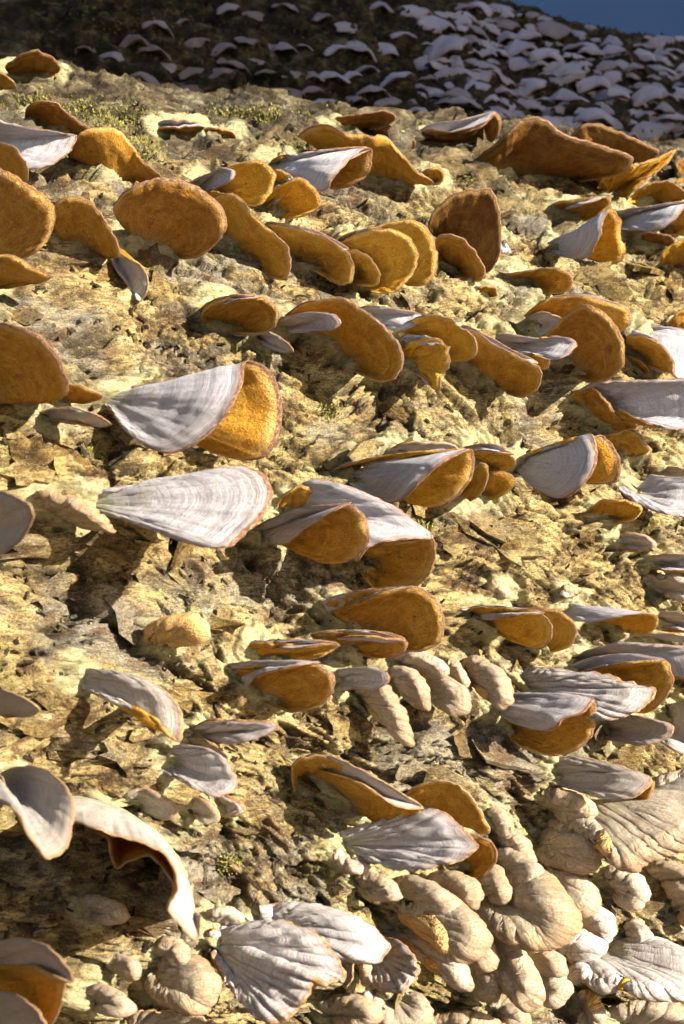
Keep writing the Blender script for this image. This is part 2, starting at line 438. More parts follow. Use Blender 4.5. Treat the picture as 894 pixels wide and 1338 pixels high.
def trunk_obj(name, P, cr, mat, label):
    nu, nv = P.shape[:2]
    e = empty(name, (0, 0, 0))
    me = mesh_np('bark', P.reshape(-1, 3), grid_faces(nu, nv, flip=True))
    at = me.attributes.new('crack', 'FLOAT', 'POINT'); at.data.foreach_set('value', cr.astype(np.float32).ravel())
    o = obj('bark', me, mat, e)
    tag(e, label, 'trunk')
    # sawn ends
    for k in (0, -1):
        ring = P[k, :-1:2]; c = ring.mean(0)
        v = np.vstack([c[None], c + (ring - c) * .5, ring * 1.0]); n = len(ring)
        f = [(0, 1 + (i + 1) % n, 1 + i) for i in range(n)]
        f += [(1 + i, 1 + (i + 1) % n, 1 + n + (i + 1) % n) for i in range(n)] + [(1 + i, 1 + n + (i + 1) % n, 1 + n + i) for i in range(n)]
        obj('sawn_end', mesh_np('sawn_end', v, np.array(f), False), WOOD, e)
    return e, o
WOOD, _nt, _b, _o = newmat('sawn_wood')
_co = N(_nt, 'ShaderNodeTexCoord').outputs['Object']
L(_nt, ramp(_nt, noise(_nt, _co, 60, 5, .6), [(.35, (.22, .14, .07)), (.65, (.42, .31, .18))]), _b.inputs['Base Color'])
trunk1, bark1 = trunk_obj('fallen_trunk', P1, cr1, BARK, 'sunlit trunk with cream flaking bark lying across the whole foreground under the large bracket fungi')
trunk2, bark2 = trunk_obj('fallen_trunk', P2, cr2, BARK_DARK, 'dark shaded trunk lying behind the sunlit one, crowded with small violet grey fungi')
print('trunks', len(P1.reshape(-1, 3)))

def bvh(P):
    nu, nv = P.shape[:2]
    return BVHTree.FromPolygons(P.reshape(-1, 3).tolist(), grid_faces(nu, nv, flip=True).tolist())
# coarse ray targets are enough for placing things
i1 = np.where((s1 > -.25) & (s1 < .6))[0][::4]; j1 = np.where((t1 > -50) & (t1 < 95))[0][::4]
B1 = bvh(P1[np.ix_(i1, j1)])
i2 = np.where((s2 > -.4) & (s2 < .8))[0]; j2 = np.where((t2 > -10) & (t2 < 95))[0]
B2 = bvh(P2[np.ix_(i2, j2)])

CP, SP = math.cos(PITCH), math.sin(PITCH)
def ray(x, y):
    """direction through a point of the photograph, unit depth along the camera's axis"""
    X, Z = (x - PW / 2) / FPX, (PH / 2 - y) / FPX
    return Vector((X, CP - Z * SP, SP + Z * CP))
def hit(x, y, B=B1):
    d = ray(x, y)
    h = B.ray_cast(Vector((0, 0, 0)), d)
    if h[0] is None: return None
    return h[0].length / d.length, h[0], h[1]
def depth(x, y):
    for k in range(40):
        r = hit(x, y + k * 6)
        if r and r[0] < 1.2: return r[0]
    return .6
# ------------------------------------------------------------------ bracket fungi of the sunlit trunk
def catmull(pts, n, sharp=()):
    """n samples by chord length through pts (k,d)"""
    P = np.array(pts, float); k = len(P)
    if k == 2: return P[0] + (P[1] - P[0]) * np.linspace(0, 1, n)[:, None]
    w = P.copy(); w[:, -1] *= 1.0
    seg = np.sqrt(((w[1:] - w[:-1]) ** 2).sum(1)) + 1e-6
    cum = np.concatenate([[0], np.cumsum(seg)]); cum /= cum[-1]
    m = np.zeros_like(P)
    for i in range(k):
        a, b = max(i - 1, 0), min(i + 1, k - 1)
        m[i] = (P[b] - P[a]) / (cum[b] - cum[a])
    u = np.linspace(0, 1, n); idx = np.clip(np.searchsorted(cum, u, side='right') - 1, 0, k - 2)
    h = (cum[idx + 1] - cum[idx]); t = ((u - cum[idx]) / h)[:, None]; h = h[:, None]
    return ((2 * t ** 3 - 3 * t ** 2 + 1) * P[idx] + (t ** 3 - 2 * t ** 2 + t) * h * m[idx] +
            (-2 * t ** 3 + 3 * t ** 2) * P[idx + 1] + (t ** 3 - t ** 2) * h * m[idx + 1])

_gx, _gy = np.arange(-60, 961, 10), np.arange(-60, 1401, 10)
_DM = np.array([[(lambda r: min(r[0], 1.0) if r else 1.0)(hit(float(x), float(y))) for y in _gy] for x in _gx])
def dmap(x, y):
    fx = np.clip((x + 60) / 10, 0, len(_gx) - 1.001); fy = np.clip((y + 60) / 10, 0, len(_gy) - 1.001)
    i, j = fx.astype(int), fy.astype(int); a, b = fx - i, fy - j
    return ((_DM[i, j] * (1 - a) + _DM[i + 1, j] * a) * (1 - b) + (_DM[i, j + 1] * (1 - a) + _DM[i + 1, j + 1] * a) * b)
rng = np.random.RandomState(5)
def sheet(base, rim, side='T', th=1.15, wave=.35, frill=.4, rib=.25, bulge=0., res=1.0, zs=1.0, seed=0, depth_off=0.):
    """one bracket: base [(x,y)] on the bark, rim [(x,y,mm towards the camera)].
    Returns the two skins as (nu,nv,3) arrays (top, under), rad and uv."""
    mmpx = 1.0
    _d = lambda p, q: math.dist(p[:2], q[:2])
    if _d(base[0], rim[0]) + _d(base[-1], rim[-1]) > _d(base[-1], rim[0]) + _d(base[0], rim[-1]): base = base[::-1]
    bd = [depth(x, y) for x, y in base]
    D0 = sum(bd) / len(bd) - depth_off * .001
    per = sum(math.dist(rim[i][:2], rim[i + 1][:2]) for i in range(len(rim) - 1))
    nu = int(min(150, max(26, per / 4.2 * res * (1.5 if rib >= .8 else 1))))
    nv = int(min(30, max(14, per / 14 * res)))
    bp = catmull([(x, y, (D0 - d) * 1000 - 3.) for (x, y), d in zip(base, bd)], nu)
    rp = catmull(rim, nu); rp[:, 2] *= zs
    uu = np.linspace(0, 1, nu)
    # small irregularity of the margin, in photo pixels and mm
    r = random.Random(seed)
    ph = [r.random() * 50 for _ in range(4)]
    span_ = per / 40.
    if th >= 3: frill = max(frill, .75); wave = max(wave, .5)
    nz = fbm(uu * span_ * .9 + ph[0], uu * 0 + ph[1], 3, seed) 
    fr = fbm(uu * span_ * 4.5 + ph[2], uu * 0 + .3, 3, seed + 3)
    cen = bp.mean(0); dirn = rp - bp; ln = np.linalg.norm(dirn[:, :2], axis=1, keepdims=True) + 1e-6
    env = np.sin(np.pi * np.clip(uu, 0, 1))[:, None] ** .5
    rp[:, :2] += dirn[:, :2] / ln * (nz * wave * 5 + fr * frill * 5)[:, None] * env
    rp[:, 2] += nz * 1.6 * wave * 2 * env[:, 0]
    v = 1 - (1 - np.linspace(0, 1, nv)) ** 1.55
    vv = v[None, :, None]
    g = 1 - (1 - v) ** 1.35
    if th >= 3: g = 1 - (1 - v) ** 1.8 - .17 * np.clip((v - .78) / .22, 0, 1) ** 1.5
    Q = bp[:, None, :] * (1 - vv) + rp[:, None, :] * vv
    Q[..., 2] = bp[:, None, 2] * (1 - g[None]) + rp[:, None, 2] * g[None]
    # a soft arch across the sheet
    Q[..., 2] += bulge * np.sin(np.pi * v)[None] * np.sin(np.pi * uu)[:, None]
    dep = D0 - Q[..., 2] * .001
    free = sstep(.0, .3, np.repeat(v[None], nu, 0))
    lim = dmap(Q[..., 0], Q[..., 1]) - .0035 * free
    dep = np.where(free > 0, np.minimum(dep, dep * (1 - free) + lim * free), dep)
    X = (Q[..., 0] - PW / 2) / FPX; Z = (PH / 2 - Q[..., 1]) / FPX
    G = np.stack([X * dep, (CP - Z * SP) * dep, (SP + Z * CP) * dep], -1)
    # radial ribs and growth ridges as real relief
    def normals(G, ref=None):
        du = np.gradient(G, axis=0); dv = np.gradient(G, axis=1)
        n = np.cross(du, dv); l = np.linalg.norm(n, axis=2, keepdims=True)
        n = n / np.maximum(l, 1e-12)
        if ref is None:
            m = len(n) // 2                      # one consistent side from the middle outwards
            for i in [*range(m + 1, len(n)), *range(m - 1, -1, -1)]:
                k = i - 1 if i > m else i + 1
                if (n[i] * n[k]).sum() < 0: n[i] *= -1
        else:
            sg = np.sign((n * ref).sum(2, keepdims=True)); sg[sg == 0] = 1
            n = n * sg
        for _ in range(2):
            n[1:-1] = n[1:-1] * .5 + (n[2:] + n[:-2]) * .25
            n /= np.maximum(np.linalg.norm(n, axis=2, keepdims=True), 1e-12)
        return n
    n = normals(G)
    U = np.repeat(uu[:, None], nv, 1); V = np.repeat(v[None], nu, 0)
    ribs = fbm(U * span_ * (3.6 if th >= 3 else 3.0) + ph[3], V * 1.6, 3, seed + 5) * min(rib, .32 if th >= 3 else 9) * .0010 * (np.minimum(V * 1.6, 1) if th < 3 else .25 + V ** 2)
    zon = fbm(V * 9 + .25 * fbm(U * span_, V * 2, 2, seed + 9), U * 1.1 + ph[1], 2, seed + 7) * .0004
    lump = fbm(U * span_ * .8 + ph[2], V * 2.2, 2, seed + 8) * (.0008 if th >= 3 else .0012) * (wave + .3) * np.sin(np.pi * np.minimum(V, .92))
    G = G + n * (ribs + zon + lump)[..., None]
    n = normals(G, n)
    q = Q[:max(4, int(nu * .42)), :, :2]
    e1 = q[1:, :-1] - q[:-1, :-1]; e2 = q[:-1, 1:] - q[:-1, :-1]
    iu, iv = int(nu * .25), int(nv * .6)
    crs = lambda q: ((q[1:, :-1] - q[:-1, :-1])[..., 0] * (q[:-1, 1:] - q[:-1, :-1])[..., 1] - (q[1:, :-1] - q[:-1, :-1])[..., 1] * (q[:-1, 1:] - q[:-1, :-1])[..., 0])
    whole = crs(Q[..., :2])
    tw = (n * -G).sum(2)[:-1, :-1] * np.abs(whole)
    if abs(tw.sum()) > .5 * np.abs(tw).sum(): toward = float(tw.sum())
    else: toward = float(tw[:max(4, int(nu * .42))].sum())
    sgn = 1 if (toward > 0) == (side == 'T') else -1       # + : n points out of the top skin
    base_th = th * 1.25 - th * .45 * V
    k = np.clip((V - .86) / .14, 0, 1)
    half = .5 * base_th * np.sqrt(np.clip(1 - k ** 2.2, 0, 1)) * .001
    # thinner at both ends of the fan
    half *= np.sqrt(np.minimum(1, 9 * np.minimum(U, 1 - U)))
    up = G + n * (sgn * half)[..., None]; dn = G - n * (sgn * half)[..., None]
    dn[:, -1] = up[:, -1]
    plen = np.linalg.norm(np.diff(G[:, -1], axis=0), axis=1).sum() * 1000
    rlen = np.linalg.norm(np.diff(G, axis=1), axis=2).sum(1).mean() * 1000
    return up, dn, V, np.stack([U * plen, V * rlen], -1), sgn, G

def skin(name, G, V, UV, j0, j1, flip, mat, parent):
    g, vv, uv = G[:, j0:j1], V[:, j0:j1], UV[:, j0:j1]
    nu, nv = g.shape[:2]
    f = grid_faces(nu, nv, flip=flip)
    me = mesh_np(name, g.reshape(-1, 3), f)
    me.attributes.new('rad', 'FLOAT', 'POINT').data.foreach_set('value', vv.astype(np.float32).ravel())
    me.uv_layers.new(name='UVMap').data.foreach_set('uv', uv.reshape(-1, 2)[f.ravel()].astype(np.float32).ravel())
    return obj(name, me, mat, parent)

CHIR = -1.0
NF = 0
ROOTS = []
def fungus(label, base, rim, side='T', hue=.45, warm=0., group='bracket fungi on the sunlit trunk', extra=(), **kw):
    """extra: further lobes of the same fungus, each (base, rim, side)"""
    global NF
    NF += 1
    P = lambda s, n: [tuple(float(c) for c in q.split(',')) for q in s.split()]
    root = None
    for (b, r, sd) in [(base, rim, side), *extra]:
        kk = dict(kw); kk.setdefault('seed', NF * 7)
        up, dn, V, UV, sgn, G = sheet(P(b, 2), P(r, 3), sd, **kk)
        ROOTS.extend(G[::max(1, len(G) // 5), 1])
        if root is None:
            c = G[:, 0].mean(0)
            root = empty('bracket_fungus', tuple(c))
            tag(root, label, 'fungus', group)
        nv = V.shape[1]
        je = int(np.searchsorted(V[0], .965))
        je = min(max(je, nv - 6), nv - 2)
        fl = sgn < 0
        parts = [skin('cap', up, V, UV, 0, je + 1, fl, CAP, root),
                 skin('pore_surface', dn, V, UV, 0, je + 1, not fl, PORE, root)]
        M = np.concatenate([up[:, je:], dn[:, je:-1][:, ::-1]], 1)
        MV = np.concatenate([V[:, je:], V[:, je:-1][:, ::-1]], 1)
        MU = np.concatenate([UV[:, je:], UV[:, je:-1][:, ::-1] * [1, 1] + [0, 3]], 1)
        parts.append(skin('margin', M, MV, MU, 0, M.shape[1], fl, MARGIN, root))
        for p in parts:
            p['hue'] = float(hue); p['warm'] = float(warm); p['seed'] = float(NF * 13.7 % 97)
        # the two open side edges are closed by narrow flanks tucked into the bark
    return root
F = fungus
# --- top edge of the trunk, left to right
F('rust-brown grainy bracket perched on the skyline at the upper left corner of the sunlit trunk', '12,98 45,100 74,104', '6,88,6 14,78,14 30,69,20 46,66,22 66,72,20 77,86,14 76,98,6', 'P', .12, frill=.5)
F('small tan bracket tip at the left frame edge just under the rusty skyline one', '-30,108 -6,118', '-34,94,10 0,94,20 14,101,22 22,114,18 4,116,10', 'P', .5)
F('brown peaked bracket standing behind the white fan near the upper left edge', '40,150 62,166 92,178', '33,156,8 34,143,16 48,132,22 66,132,24 86,144,22 104,158,18 119,170,10 108,176,6', 'P', 0.05)
F('broad bluish white fan with red-brown scalloped margin at the left edge above the brown discs', '-40,150 -30,185 -20,215', '-20,158,8 20,163,24 60,170,30 102,178,32 96,192,34 76,212,34 52,220,32 34,221,28 10,216,18', 'T', .3, .0, frill=.5, rib=.6)
F('small brown bracket under the white fan at the left edge, above the largest disc', '-20,215 0,235', '-20,190,10 8,186,22 24,196,28 34,214,26 36,236,18 20,236,8', 'P', .35)
F('tan bell-shaped bracket with a white edge trailing to lower right, above the round disc', '108,214 140,236 186,240', '88,204,10 92,188,22 106,173,28 130,165,32 154,170,32 172,188,28 190,212,22 213,234,12 200,241,6', 'P', .38)
F('small white-topped tan bracket lying alone on the upper bark, left of a duller twin', '206,170 236,172 262,168', '198,162,4 214,158,12 240,157,16 268,164,12 262,170,6', 'T', .3, extra=(('206,172 236,174 260,171', '200,165,4 214,167,12 240,165,15 268,165,12 258,173,5', 'P'),))
F('small dull tan bracket to the right of its white-topped twin on the upper bark', '268,176 288,182 304,180', '262,172,4 270,167,10 286,168,14 302,172,12 309,179,8 304,186,5', 'P', .3, .3)
F('largest brown disc cut by the left frame edge, dark mauve line round its margin', '-60,300 -30,330 0,344', '-60,225,12 -20,214,26 8,223,34 40,241,36 66,262,34 73,283,30 68,305,26 52,326,22 30,338,14 10,342,8', 'P', .18, wave=.15)
F('drooping tan-brown bracket right of the largest left disc, ending in a lower right point', '84,318 104,326 136,336', '62,300,8 64,276,20 74,260,26 96,257,28 122,266,28 140,288,26 152,312,22 157,334,18 146,338,10', 'P', .35)
F('narrow white petal lit bright, hanging below the drooping tan-brown bracket', '138,322 146,318', '134,326,6 150,350,12 166,372,16 182,393,18 193,380,22 193,360,24 182,346,24 164,336,18 148,322,8', 'T', .3, .35)
F('large round brown disc facing forward in the upper left, the clearest full circle', '168,306 196,324 232,334', '150,284,12 149,268,20 166,248,30 190,236,34 218,232,36 250,239,36 280,260,34 295,280,32 296,298,30 284,318,24 262,335,18 236,338,12', 'P', .16, wave=.12)
F('thin tan wedge with a white top line at the left edge below the largest disc', '-40,372 -10,378', '-40,340,12 0,332,22 24,335,26 48,350,24 68,364,18 40,371,12 10,377,6', 'P', .35)
# --- upper middle cluster
F('golden translucent bracket with a pale sleeve on its left, above the round brown disc', '262,244 290,262', '246,240,6 270,228,16 300,217,24 322,211,30 344,210,32 360,226,32 356,250,28 340,268,24 316,266,16 300,258,10', 'P', .92, extra=(('252,244 268,250', '246,240,6 268,229,16 290,220,24 306,222,30 304,234,32 286,244,24 270,250,12', 'T'),))
F('tiny orange bracket wedged between the golden bracket and the white cone on its right', '352,240 360,246', '350,232,8 358,221,16 372,224,18 384,233,16 372,242,10', 'P', .8)
F('small golden flap hanging under the golden sleeve bracket', '336,268 346,280', '334,262,6 350,256,14 366,240,20 372,254,18 360,262,14 352,274,8', 'P', .85)
F('bright golden fan with a wavy margin under the long white cone', '346,274 362,284', '344,262,8 356,250,18 374,238,24 392,232,26 410,242,26 421,262,24 418,271,22 396,282,18 374,288,12', 'P', .95)
F('long bluish white cone with a brown throat pointing right, above the bright golden fan', '352,214 350,222', '360,228,8 384,238,20 410,246,30 426,249,34 438,232,38 456,210,38 474,196,34 485,194,28 488,208,22 482,228,16 462,242,10 436,249,6', 'T', .25, rib=.5, extra=(('350,214 354,206', '352,214,4 380,203,14 420,197,24 460,193,30 484,194,30 450,214,34 426,248,32', 'T'),))
F('small pale-edged tan scoop tucked against the right side of the round brown disc', '268,262 284,272', '262,250,8 284,251,18 304,258,24 316,276,24 312,287,20 296,290,14', 'P', .55, .2)
F('long hanging ochre curtain with a white left edge, right of the round brown disc', '290,316 316,334 342,346', '278,258,18 300,252,24 318,262,28 330,278,30 350,296,30 374,316,30 379,324,30 381,350,30 374,366,28 356,364,22 336,356,14', 'P', .6, wave=.3)
F('tan bracket with a frosted white upper edge draped to the right of the ochre curtain', '384,336 404,348 424,352', '350,292,12 380,296,24 410,304,30 440,318,32 456,332,32 464,350,30 460,368,28 444,373,24 424,362,16 404,352,10', 'P', .55, extra=(('352,296 384,308', '346,290,8 376,294,22 410,301,32 442,316,34 456,326,34 430,326,36 400,318,30', 'T'),))
F('small yellow bracket overlapping the left side of the front golden disc', '458,352 466,362', '448,340,12 452,326,24 470,328,30 488,340,32 497,358,30 494,372,26 474,374,18 460,370,10', 'P', .85)
F('front golden disc of a stacked pair, left of the dark brown disc', '462,350 478,366', '442,318,10 462,308,22 488,300,30 516,301,34 538,314,34 548,336,32 540,358,28 520,380,24 494,384,18 474,378,12', 'P', .88, wave=.2)
F('golden disc peeping out behind the front one of the stacked pair', '474,342 500,360', '450,312,8 480,298,18 512,290,24 540,287,28 562,302,28 572,330,26 570,354,24 556,372,20 534,374,14', 'P', .78, wave=.25)
F('white-edged tan blade over the stacked golden discs', '444,314 460,312', '440,314,4 462,304,16 490,298,24 516,297,26 490,306,26 464,313,16', 'T', .6)
F('large dark brown disc standing upright in the upper middle, darkest of all', '586,318 610,340 628,352', '562,306,12 560,290,20 574,266,26 596,251,30 640,247,32 652,270,32 656,300,30 654,330,26 644,351,20 634,358,12', 'P', -0.4, wave=.3)
F('smaller olive-brown disc overlapping the lower left of the darkest disc', '580,346 600,356', '566,330,12 572,310,22 590,305,28 610,314,30 626,332,30 634,350,28 630,366,24 614,367,18 592,362,12', 'P', .3)
F('slim white sliver of a cap pointing down beside the darkest disc', '652,316 656,312', '650,320,4 656,334,8 664,352,10 678,352,12 672,334,12 660,316,8', 'T', .4, .1)
# --- top right of the trunk
F('tan bracket with torn left edge and white crest, behind the long white cone', '470,228 500,238 540,240', '388,178,4 404,165,14 430,164,22 446,172,28 480,176,30 508,180,30 524,200,26 544,222,22 568,240,14 556,242,8', 'P', .5)
F('orange-brown rough bracket lying flat on the skyline above the torn tan one', '430,168 470,170 500,170', '412,158,4 440,153,12 472,148,18 504,144,20 518,154,18 500,166,10 480,170,6', 'P', 0.0, frill=.5)
F('rusty rounded bracket at the right end of the flat skyline one', '492,178 524,190', '484,166,6 506,162,14 524,170,18 540,180,16 542,194,10 530,196,6', 'P', 0.05)
F('stubby tan flap low behind the tip of the torn tan bracket', '556,238 574,242', '550,228,4 560,220,10 580,224,10 578,236,8 566,244,5', 'P', .4)
F('brown cone with a white crest and folded rim on the upper right skyline', '556,184 590,190 630,190', '543,176,6 560,168,14 596,172,22 630,164,28 648,148,28 656,160,26 650,178,22 636,192,14', 'P', -0.15, extra=(('552,180 580,184', '543,174,4 562,162,12 600,156,20 646,146,26 638,158,28 600,170,24 570,176,14', 'T'),))
F('widest dark brown wing-shaped bracket on the upper right skyline', '636,226 680,234 740,232', '614,214,8 640,192,20 664,172,28 686,154,32 700,152,34 716,158,34 732,172,34 752,180,34 790,190,32 827,206,28 820,222,20 790,232,12 760,238,6', 'P', -0.38, wave=.3)
F('reddish brown wing behind the widest one, nearer the right corner', '776,220 820,214', '742,182,8 756,166,16 780,161,20 806,170,22 832,182,22 862,198,18 850,212,10', 'P', -0.2)
F('coarse golden brown horn-shaped bracket rising to the right corner below the reddish wing', '790,252 806,258', '782,246,8 788,232,18 804,222,24 832,214,26 860,204,24 882,196,20 872,214,20 848,232,18 830,250,16 812,264,10', 'P', .65, frill=.9, rib=.8)
F('low orange strip showing beneath the widest dark wing', '750,236 776,240', '740,232,6 756,226,14 780,228,18 796,234,14 786,244,8', 'P', .4)
F('short orange bracket with a white top edge, above the white golden-mouthed cone at upper right', '734,274 760,284', '720,268,6 744,263,14 772,259,20 798,257,22 796,270,20 780,284,16 762,290,8', 'P', .35, extra=(('726,270 740,268', '720,267,4 744,262,14 772,258,20 792,257,24 768,266,26 740,274,14', 'T'),))
F('orange arched bracket near the right edge above the ribbed bluish one', '836,262 870,264', '816,268,6 828,252,14 848,239,20 868,235,22 888,242,22 900,256,16 884,264,8', 'P', .5)
F('ribbed bluish white bracket running to the right edge with an orange side', '808,280 806,300', '802,300,6 826,301,16 848,302,24 868,297,30 884,284,32 898,268,30 920,262,22', 'T', .4, rib=.5, extra=(('840,296 880,300', '830,302,6 858,300,16 884,286,24 898,268,26 912,284,20 900,306,14 870,308,6', 'P'), ('806,290 810,278', '800,292,4 806,276,10 850,269,20 894,263,28 920,262,26', 'T'),))
F('white cone whose bright golden mouth has a ragged dark-speckled edge, upper right', '712,316 716,326', '712,326,4 738,336,16 764,338,28 778,322,36 786,298,40 794,276,38 804,274,32 813,290,26 812,312,20 817,330,16 806,346,10 786,340,6 768,334,4', 'T', .85, wave=.5, rib=.5)
F('dull brownish bracket shaded beneath the ribbed bluish one at right', '846,318 870,322', '836,308,4 848,304,12 868,305,16 882,314,14 874,322,8', 'P', -0.2)
F('yellow-tan disc cut by the right edge beside the dark crevice', '876,352 900,358', '862,346,8 864,330,16 880,318,20 900,312,22 930,330,20 920,352,10', 'P', .6)
F('brown disc sliver at the right edge below the yellow-tan one', '886,438 905,446', '868,434,6 876,418,14 892,404,18 920,398,18 930,420,12 910,440,6', 'P', .25)
F('dark brown nub at the right edge beneath the skyline horn', '900,236 912,242', '884,240,4 882,224,10 888,210,12 905,204,12 920,228,6', 'P', -0.2)
F('long tan bracket with narrow white top, under the lower end of the darkest disc', '668,362 700,374', '644,352,2 664,357,8 694,352,16 730,350,22 748,364,22 742,380,18 716,384,12 694,378,6', 'P', .45, .1)
F('tiny dull nub of a bracket on grey bark below the olive-brown disc', '622,382 640,386', '614,380,3 626,374,7 646,376,8 650,386,6 636,391,4', 'P', .4, .4)
# --- second row
F('oval orange-brown bracket with a lilac upper edge alone on the cream bark, left centre', '276,420 300,426 330,430', '266,424,6 264,408,14 280,394,22 310,388,28 340,388,30 360,398,28 365,416,26 354,432,22 324,438,14 292,434,8', 'P', .38, wave=.15, extra=(('268,400 290,394', '262,406,4 280,393,16 312,385,28 344,388,32 316,392,34 284,401,18', 'T'),))
F('flat pale lilac blade crossing in front of a wide golden disc', '368,424 372,432', '358,424,4 380,412,16 410,408,26 440,411,32 446,421,32 440,430,30 412,432,24 384,436,14', 'T', .4)
F('narrow white lower blade jutting from under the oval orange-brown bracket', '330,434 334,442', '322,438,4 346,432,14 364,438,20 378,450,24 383,460,22 366,460,16 344,452,10', 'T', .4, .1)
F('wide golden brown disc sweeping down to the right in the middle of the second row', '420,438 444,462 474,484', '372,412,8 392,397,20 420,390,28 452,390,32 472,402,34 500,424,36 522,450,36 528,474,34 516,496,30 500,500,26 480,494,18 456,482,10', 'P', .48, wave=.3)
F('white felted strip behind the top edge of the wide golden brown disc', '470,406 476,412', '462,402,3 490,400,12 520,404,20 552,412,22 544,426,26 520,432,20 496,426,10', 'T', .4, .1)
F('glossy amber bracket with a small shoulder at its right, second row centre', '556,452 578,462', '520,430,8 536,418,18 560,412,26 586,415,30 600,424,32 620,440,32 624,460,30 612,472,26 590,474,18', 'P', .88, wave=.35)
F('amber bracket with a notched drip at the bottom, below the shouldered amber one', '530,470 546,484', '524,458,8 540,444,18 566,440,26 584,450,30 588,472,30 584,488,28 578,494,28 574,508,28 566,508,24 558,496,20 540,486,12', 'P', .98, frill=.9, extra=(('524,446 530,452', '520,442,4 536,436,14 562,438,26 580,448,32 556,450,26 534,456,14', 'T'),))
F('long orange bracket with a frosted white edge slanting down right, right of the notched one', '608,482 636,500 662,510', '600,466,6 598,440,16 612,428,24 646,448,30 680,466,34 704,478,34 709,492,32 700,512,28 682,518,22 660,512,14', 'P', .45, extra=(('600,440 606,434', '596,436,4 606,424,14 640,440,26 676,460,34 704,474,38 680,474,38 640,456,26', 'T'),))
F('lilac white blade with rounded tip pointing right between two orange brackets', '642,444 650,452', '636,440,4 664,436,14 700,442,24 738,440,32 753,448,34 744,462,34 728,470,32 700,464,26 668,456,12', 'T', .4, extra=(('660,456 690,462', '650,452,4 680,456,16 704,464,24 718,468,24 718,480,20 704,484,12 684,476,6', 'P'),))
F('long tan bracket with pale upper edge arching behind the big brown shell at right', '700,424 740,428', '684,412,4 704,396,14 734,386,20 764,386,24 796,396,26 822,404,26 824,422,22 812,434,12', 'P', .5, .2, extra=(('700,404 716,398', '690,406,3 724,388,14 760,384,22 800,394,28 822,403,28 790,404,30 750,394,22', 'T'),))
F('short whitish grey cap peeking out left of the big brown shell', '690,418 696,428', '682,420,4 696,410,12 716,408,18 738,420,18 724,434,12 706,440,8', 'T', .4)
F('big brown shell with a dark central pit below the arching tan bracket, right of centre', '724,462 750,482 776,492', '706,444,10 724,426,20 746,406,28 768,398,34 794,412,36 812,438,36 817,468,34 808,488,28 790,498,22 766,499,14 744,488,8', 'P', .2, wave=.2)
F('yellow-tan bracket rolled under a broad white cap at the right edge', '828,462 846,474', '818,450,6 820,440,14 840,438,22 860,448,26 876,464,28 880,484,26 868,486,20 846,478,12', 'P', .7)
F('broad smooth white cap reaching the right edge above the yellow-tan roll', '822,432 830,428', '816,442,6 840,438,20 864,450,30 880,470,36 886,494,38 920,490,34 930,440,20 894,430,12 850,424,6', 'T', .5, rib=.4)
F('small yellow sliver below the yellow-tan roll at right', '820,476 836,488', '816,470,4 824,464,10 840,472,14 848,486,12 836,490,6', 'P', .7)
F('very broad white ribbed cap at the right edge over a brown underside, mid height', '760,512 790,540 800,548', '748,512,6 780,500,14 820,497,22 870,496,30 920,498,34 930,550,36 894,562,38 862,558,34 832,546,28 810,534,18', 'T', .3, rib=.6, wave=.3, extra=(('756,530 790,556', '746,514,4 770,504,10 790,520,16 812,546,16 834,556,12 810,566,6', 'P'),))
# --- third row
F('blurred brown disc at the left frame edge, level with the oval orange one', '-60,500 -20,524 20,524', '-60,440,20 -30,424,34 10,423,46 40,432,50 64,450,50 82,476,46 91,504,40 86,518,32 60,525,20 30,527,10', 'P', .35, wave=.12, zs=1.6)
F('thin pinkish tan bracket tip behind the blurred left disc, touching the big striped fan', '64,520 84,526', '52,520,4 72,505,14 96,502,20 122,510,20 136,519,14 110,528,8', 'P', .4, .3)
F('slim white finger of a bracket below the blurred left disc', '56,540 60,550', '48,540,4 74,533,14 104,534,22 134,545,26 147,554,22 132,558,18 100,552,14 70,550,8', 'T', .4, .2)
F('big striped bluish white fan with dark double margin and orange inside, at left', '134,524 138,516', '150,540,8 168,566,20 200,588,30 230,592,36 262,577,42 290,552,46 308,524,48 318,500,46 322,474,40 334,474,34 354,486,28 366,512,24 369,545,20 362,576,18 348,596,14 326,602,10 296,597,6 266,586,2', 'T', .5, rib=.15, wave=.15, frill=.12)
F('low pale bump of a bracket behind the top of the striped fan', '176,510 196,508', '160,512,2 180,504,8 204,506,8 214,510,4', 'T', .5, .8)
F('white toothed crust bracket at left with a comb-like fringe along its lower edge', '46,654 70,668 100,680', '40,650,4 56,643,12 84,648,18 112,658,22 136,676,22 150,694,18 130,688,10', 'T', .5, .9, frill=1.1, rib=1.2, th=3)
F('blurred pinkish bracket at the left frame edge with a brown upper rim', '-40,690 -30,720', '-40,630,20 0,640,48 26,650,60 42,662,64 44,680,60 28,706,54 0,726,40 -30,740,14', 'T', .4, .35, wave=.1, zs=1.6)
F('long lilac white cap with red-brown scalloped tip and creases, below the striped fan', '104,648 120,664', '190,688,14 214,694,24 238,706,34 270,713,42 300,715,46 322,698,46 346,672,44 357,642,40 346,620,34 318,610,28 280,614,20 220,625,12 166,636,6 110,642,2', 'T', .35, .05, wave=.5, frill=.45, rib=.4)
F('large white cap whose lower right side hangs as an orange pouch, left of centre', '376,654 380,664', '420,690,8 446,712,20 468,732,30 482,716,38 520,706,42 566,702,40 548,684,34 520,664,30 480,644,24 440,630,18 404,627,10 380,644,3', 'T', .4, rib=.45, wave=.3, extra=(('470,722 490,740', '468,732,4 476,716,22 500,709,34 540,706,38 566,702,38 570,722,34 564,744,28 548,764,22 518,774,16 490,771,8 472,750,4', 'P'),))
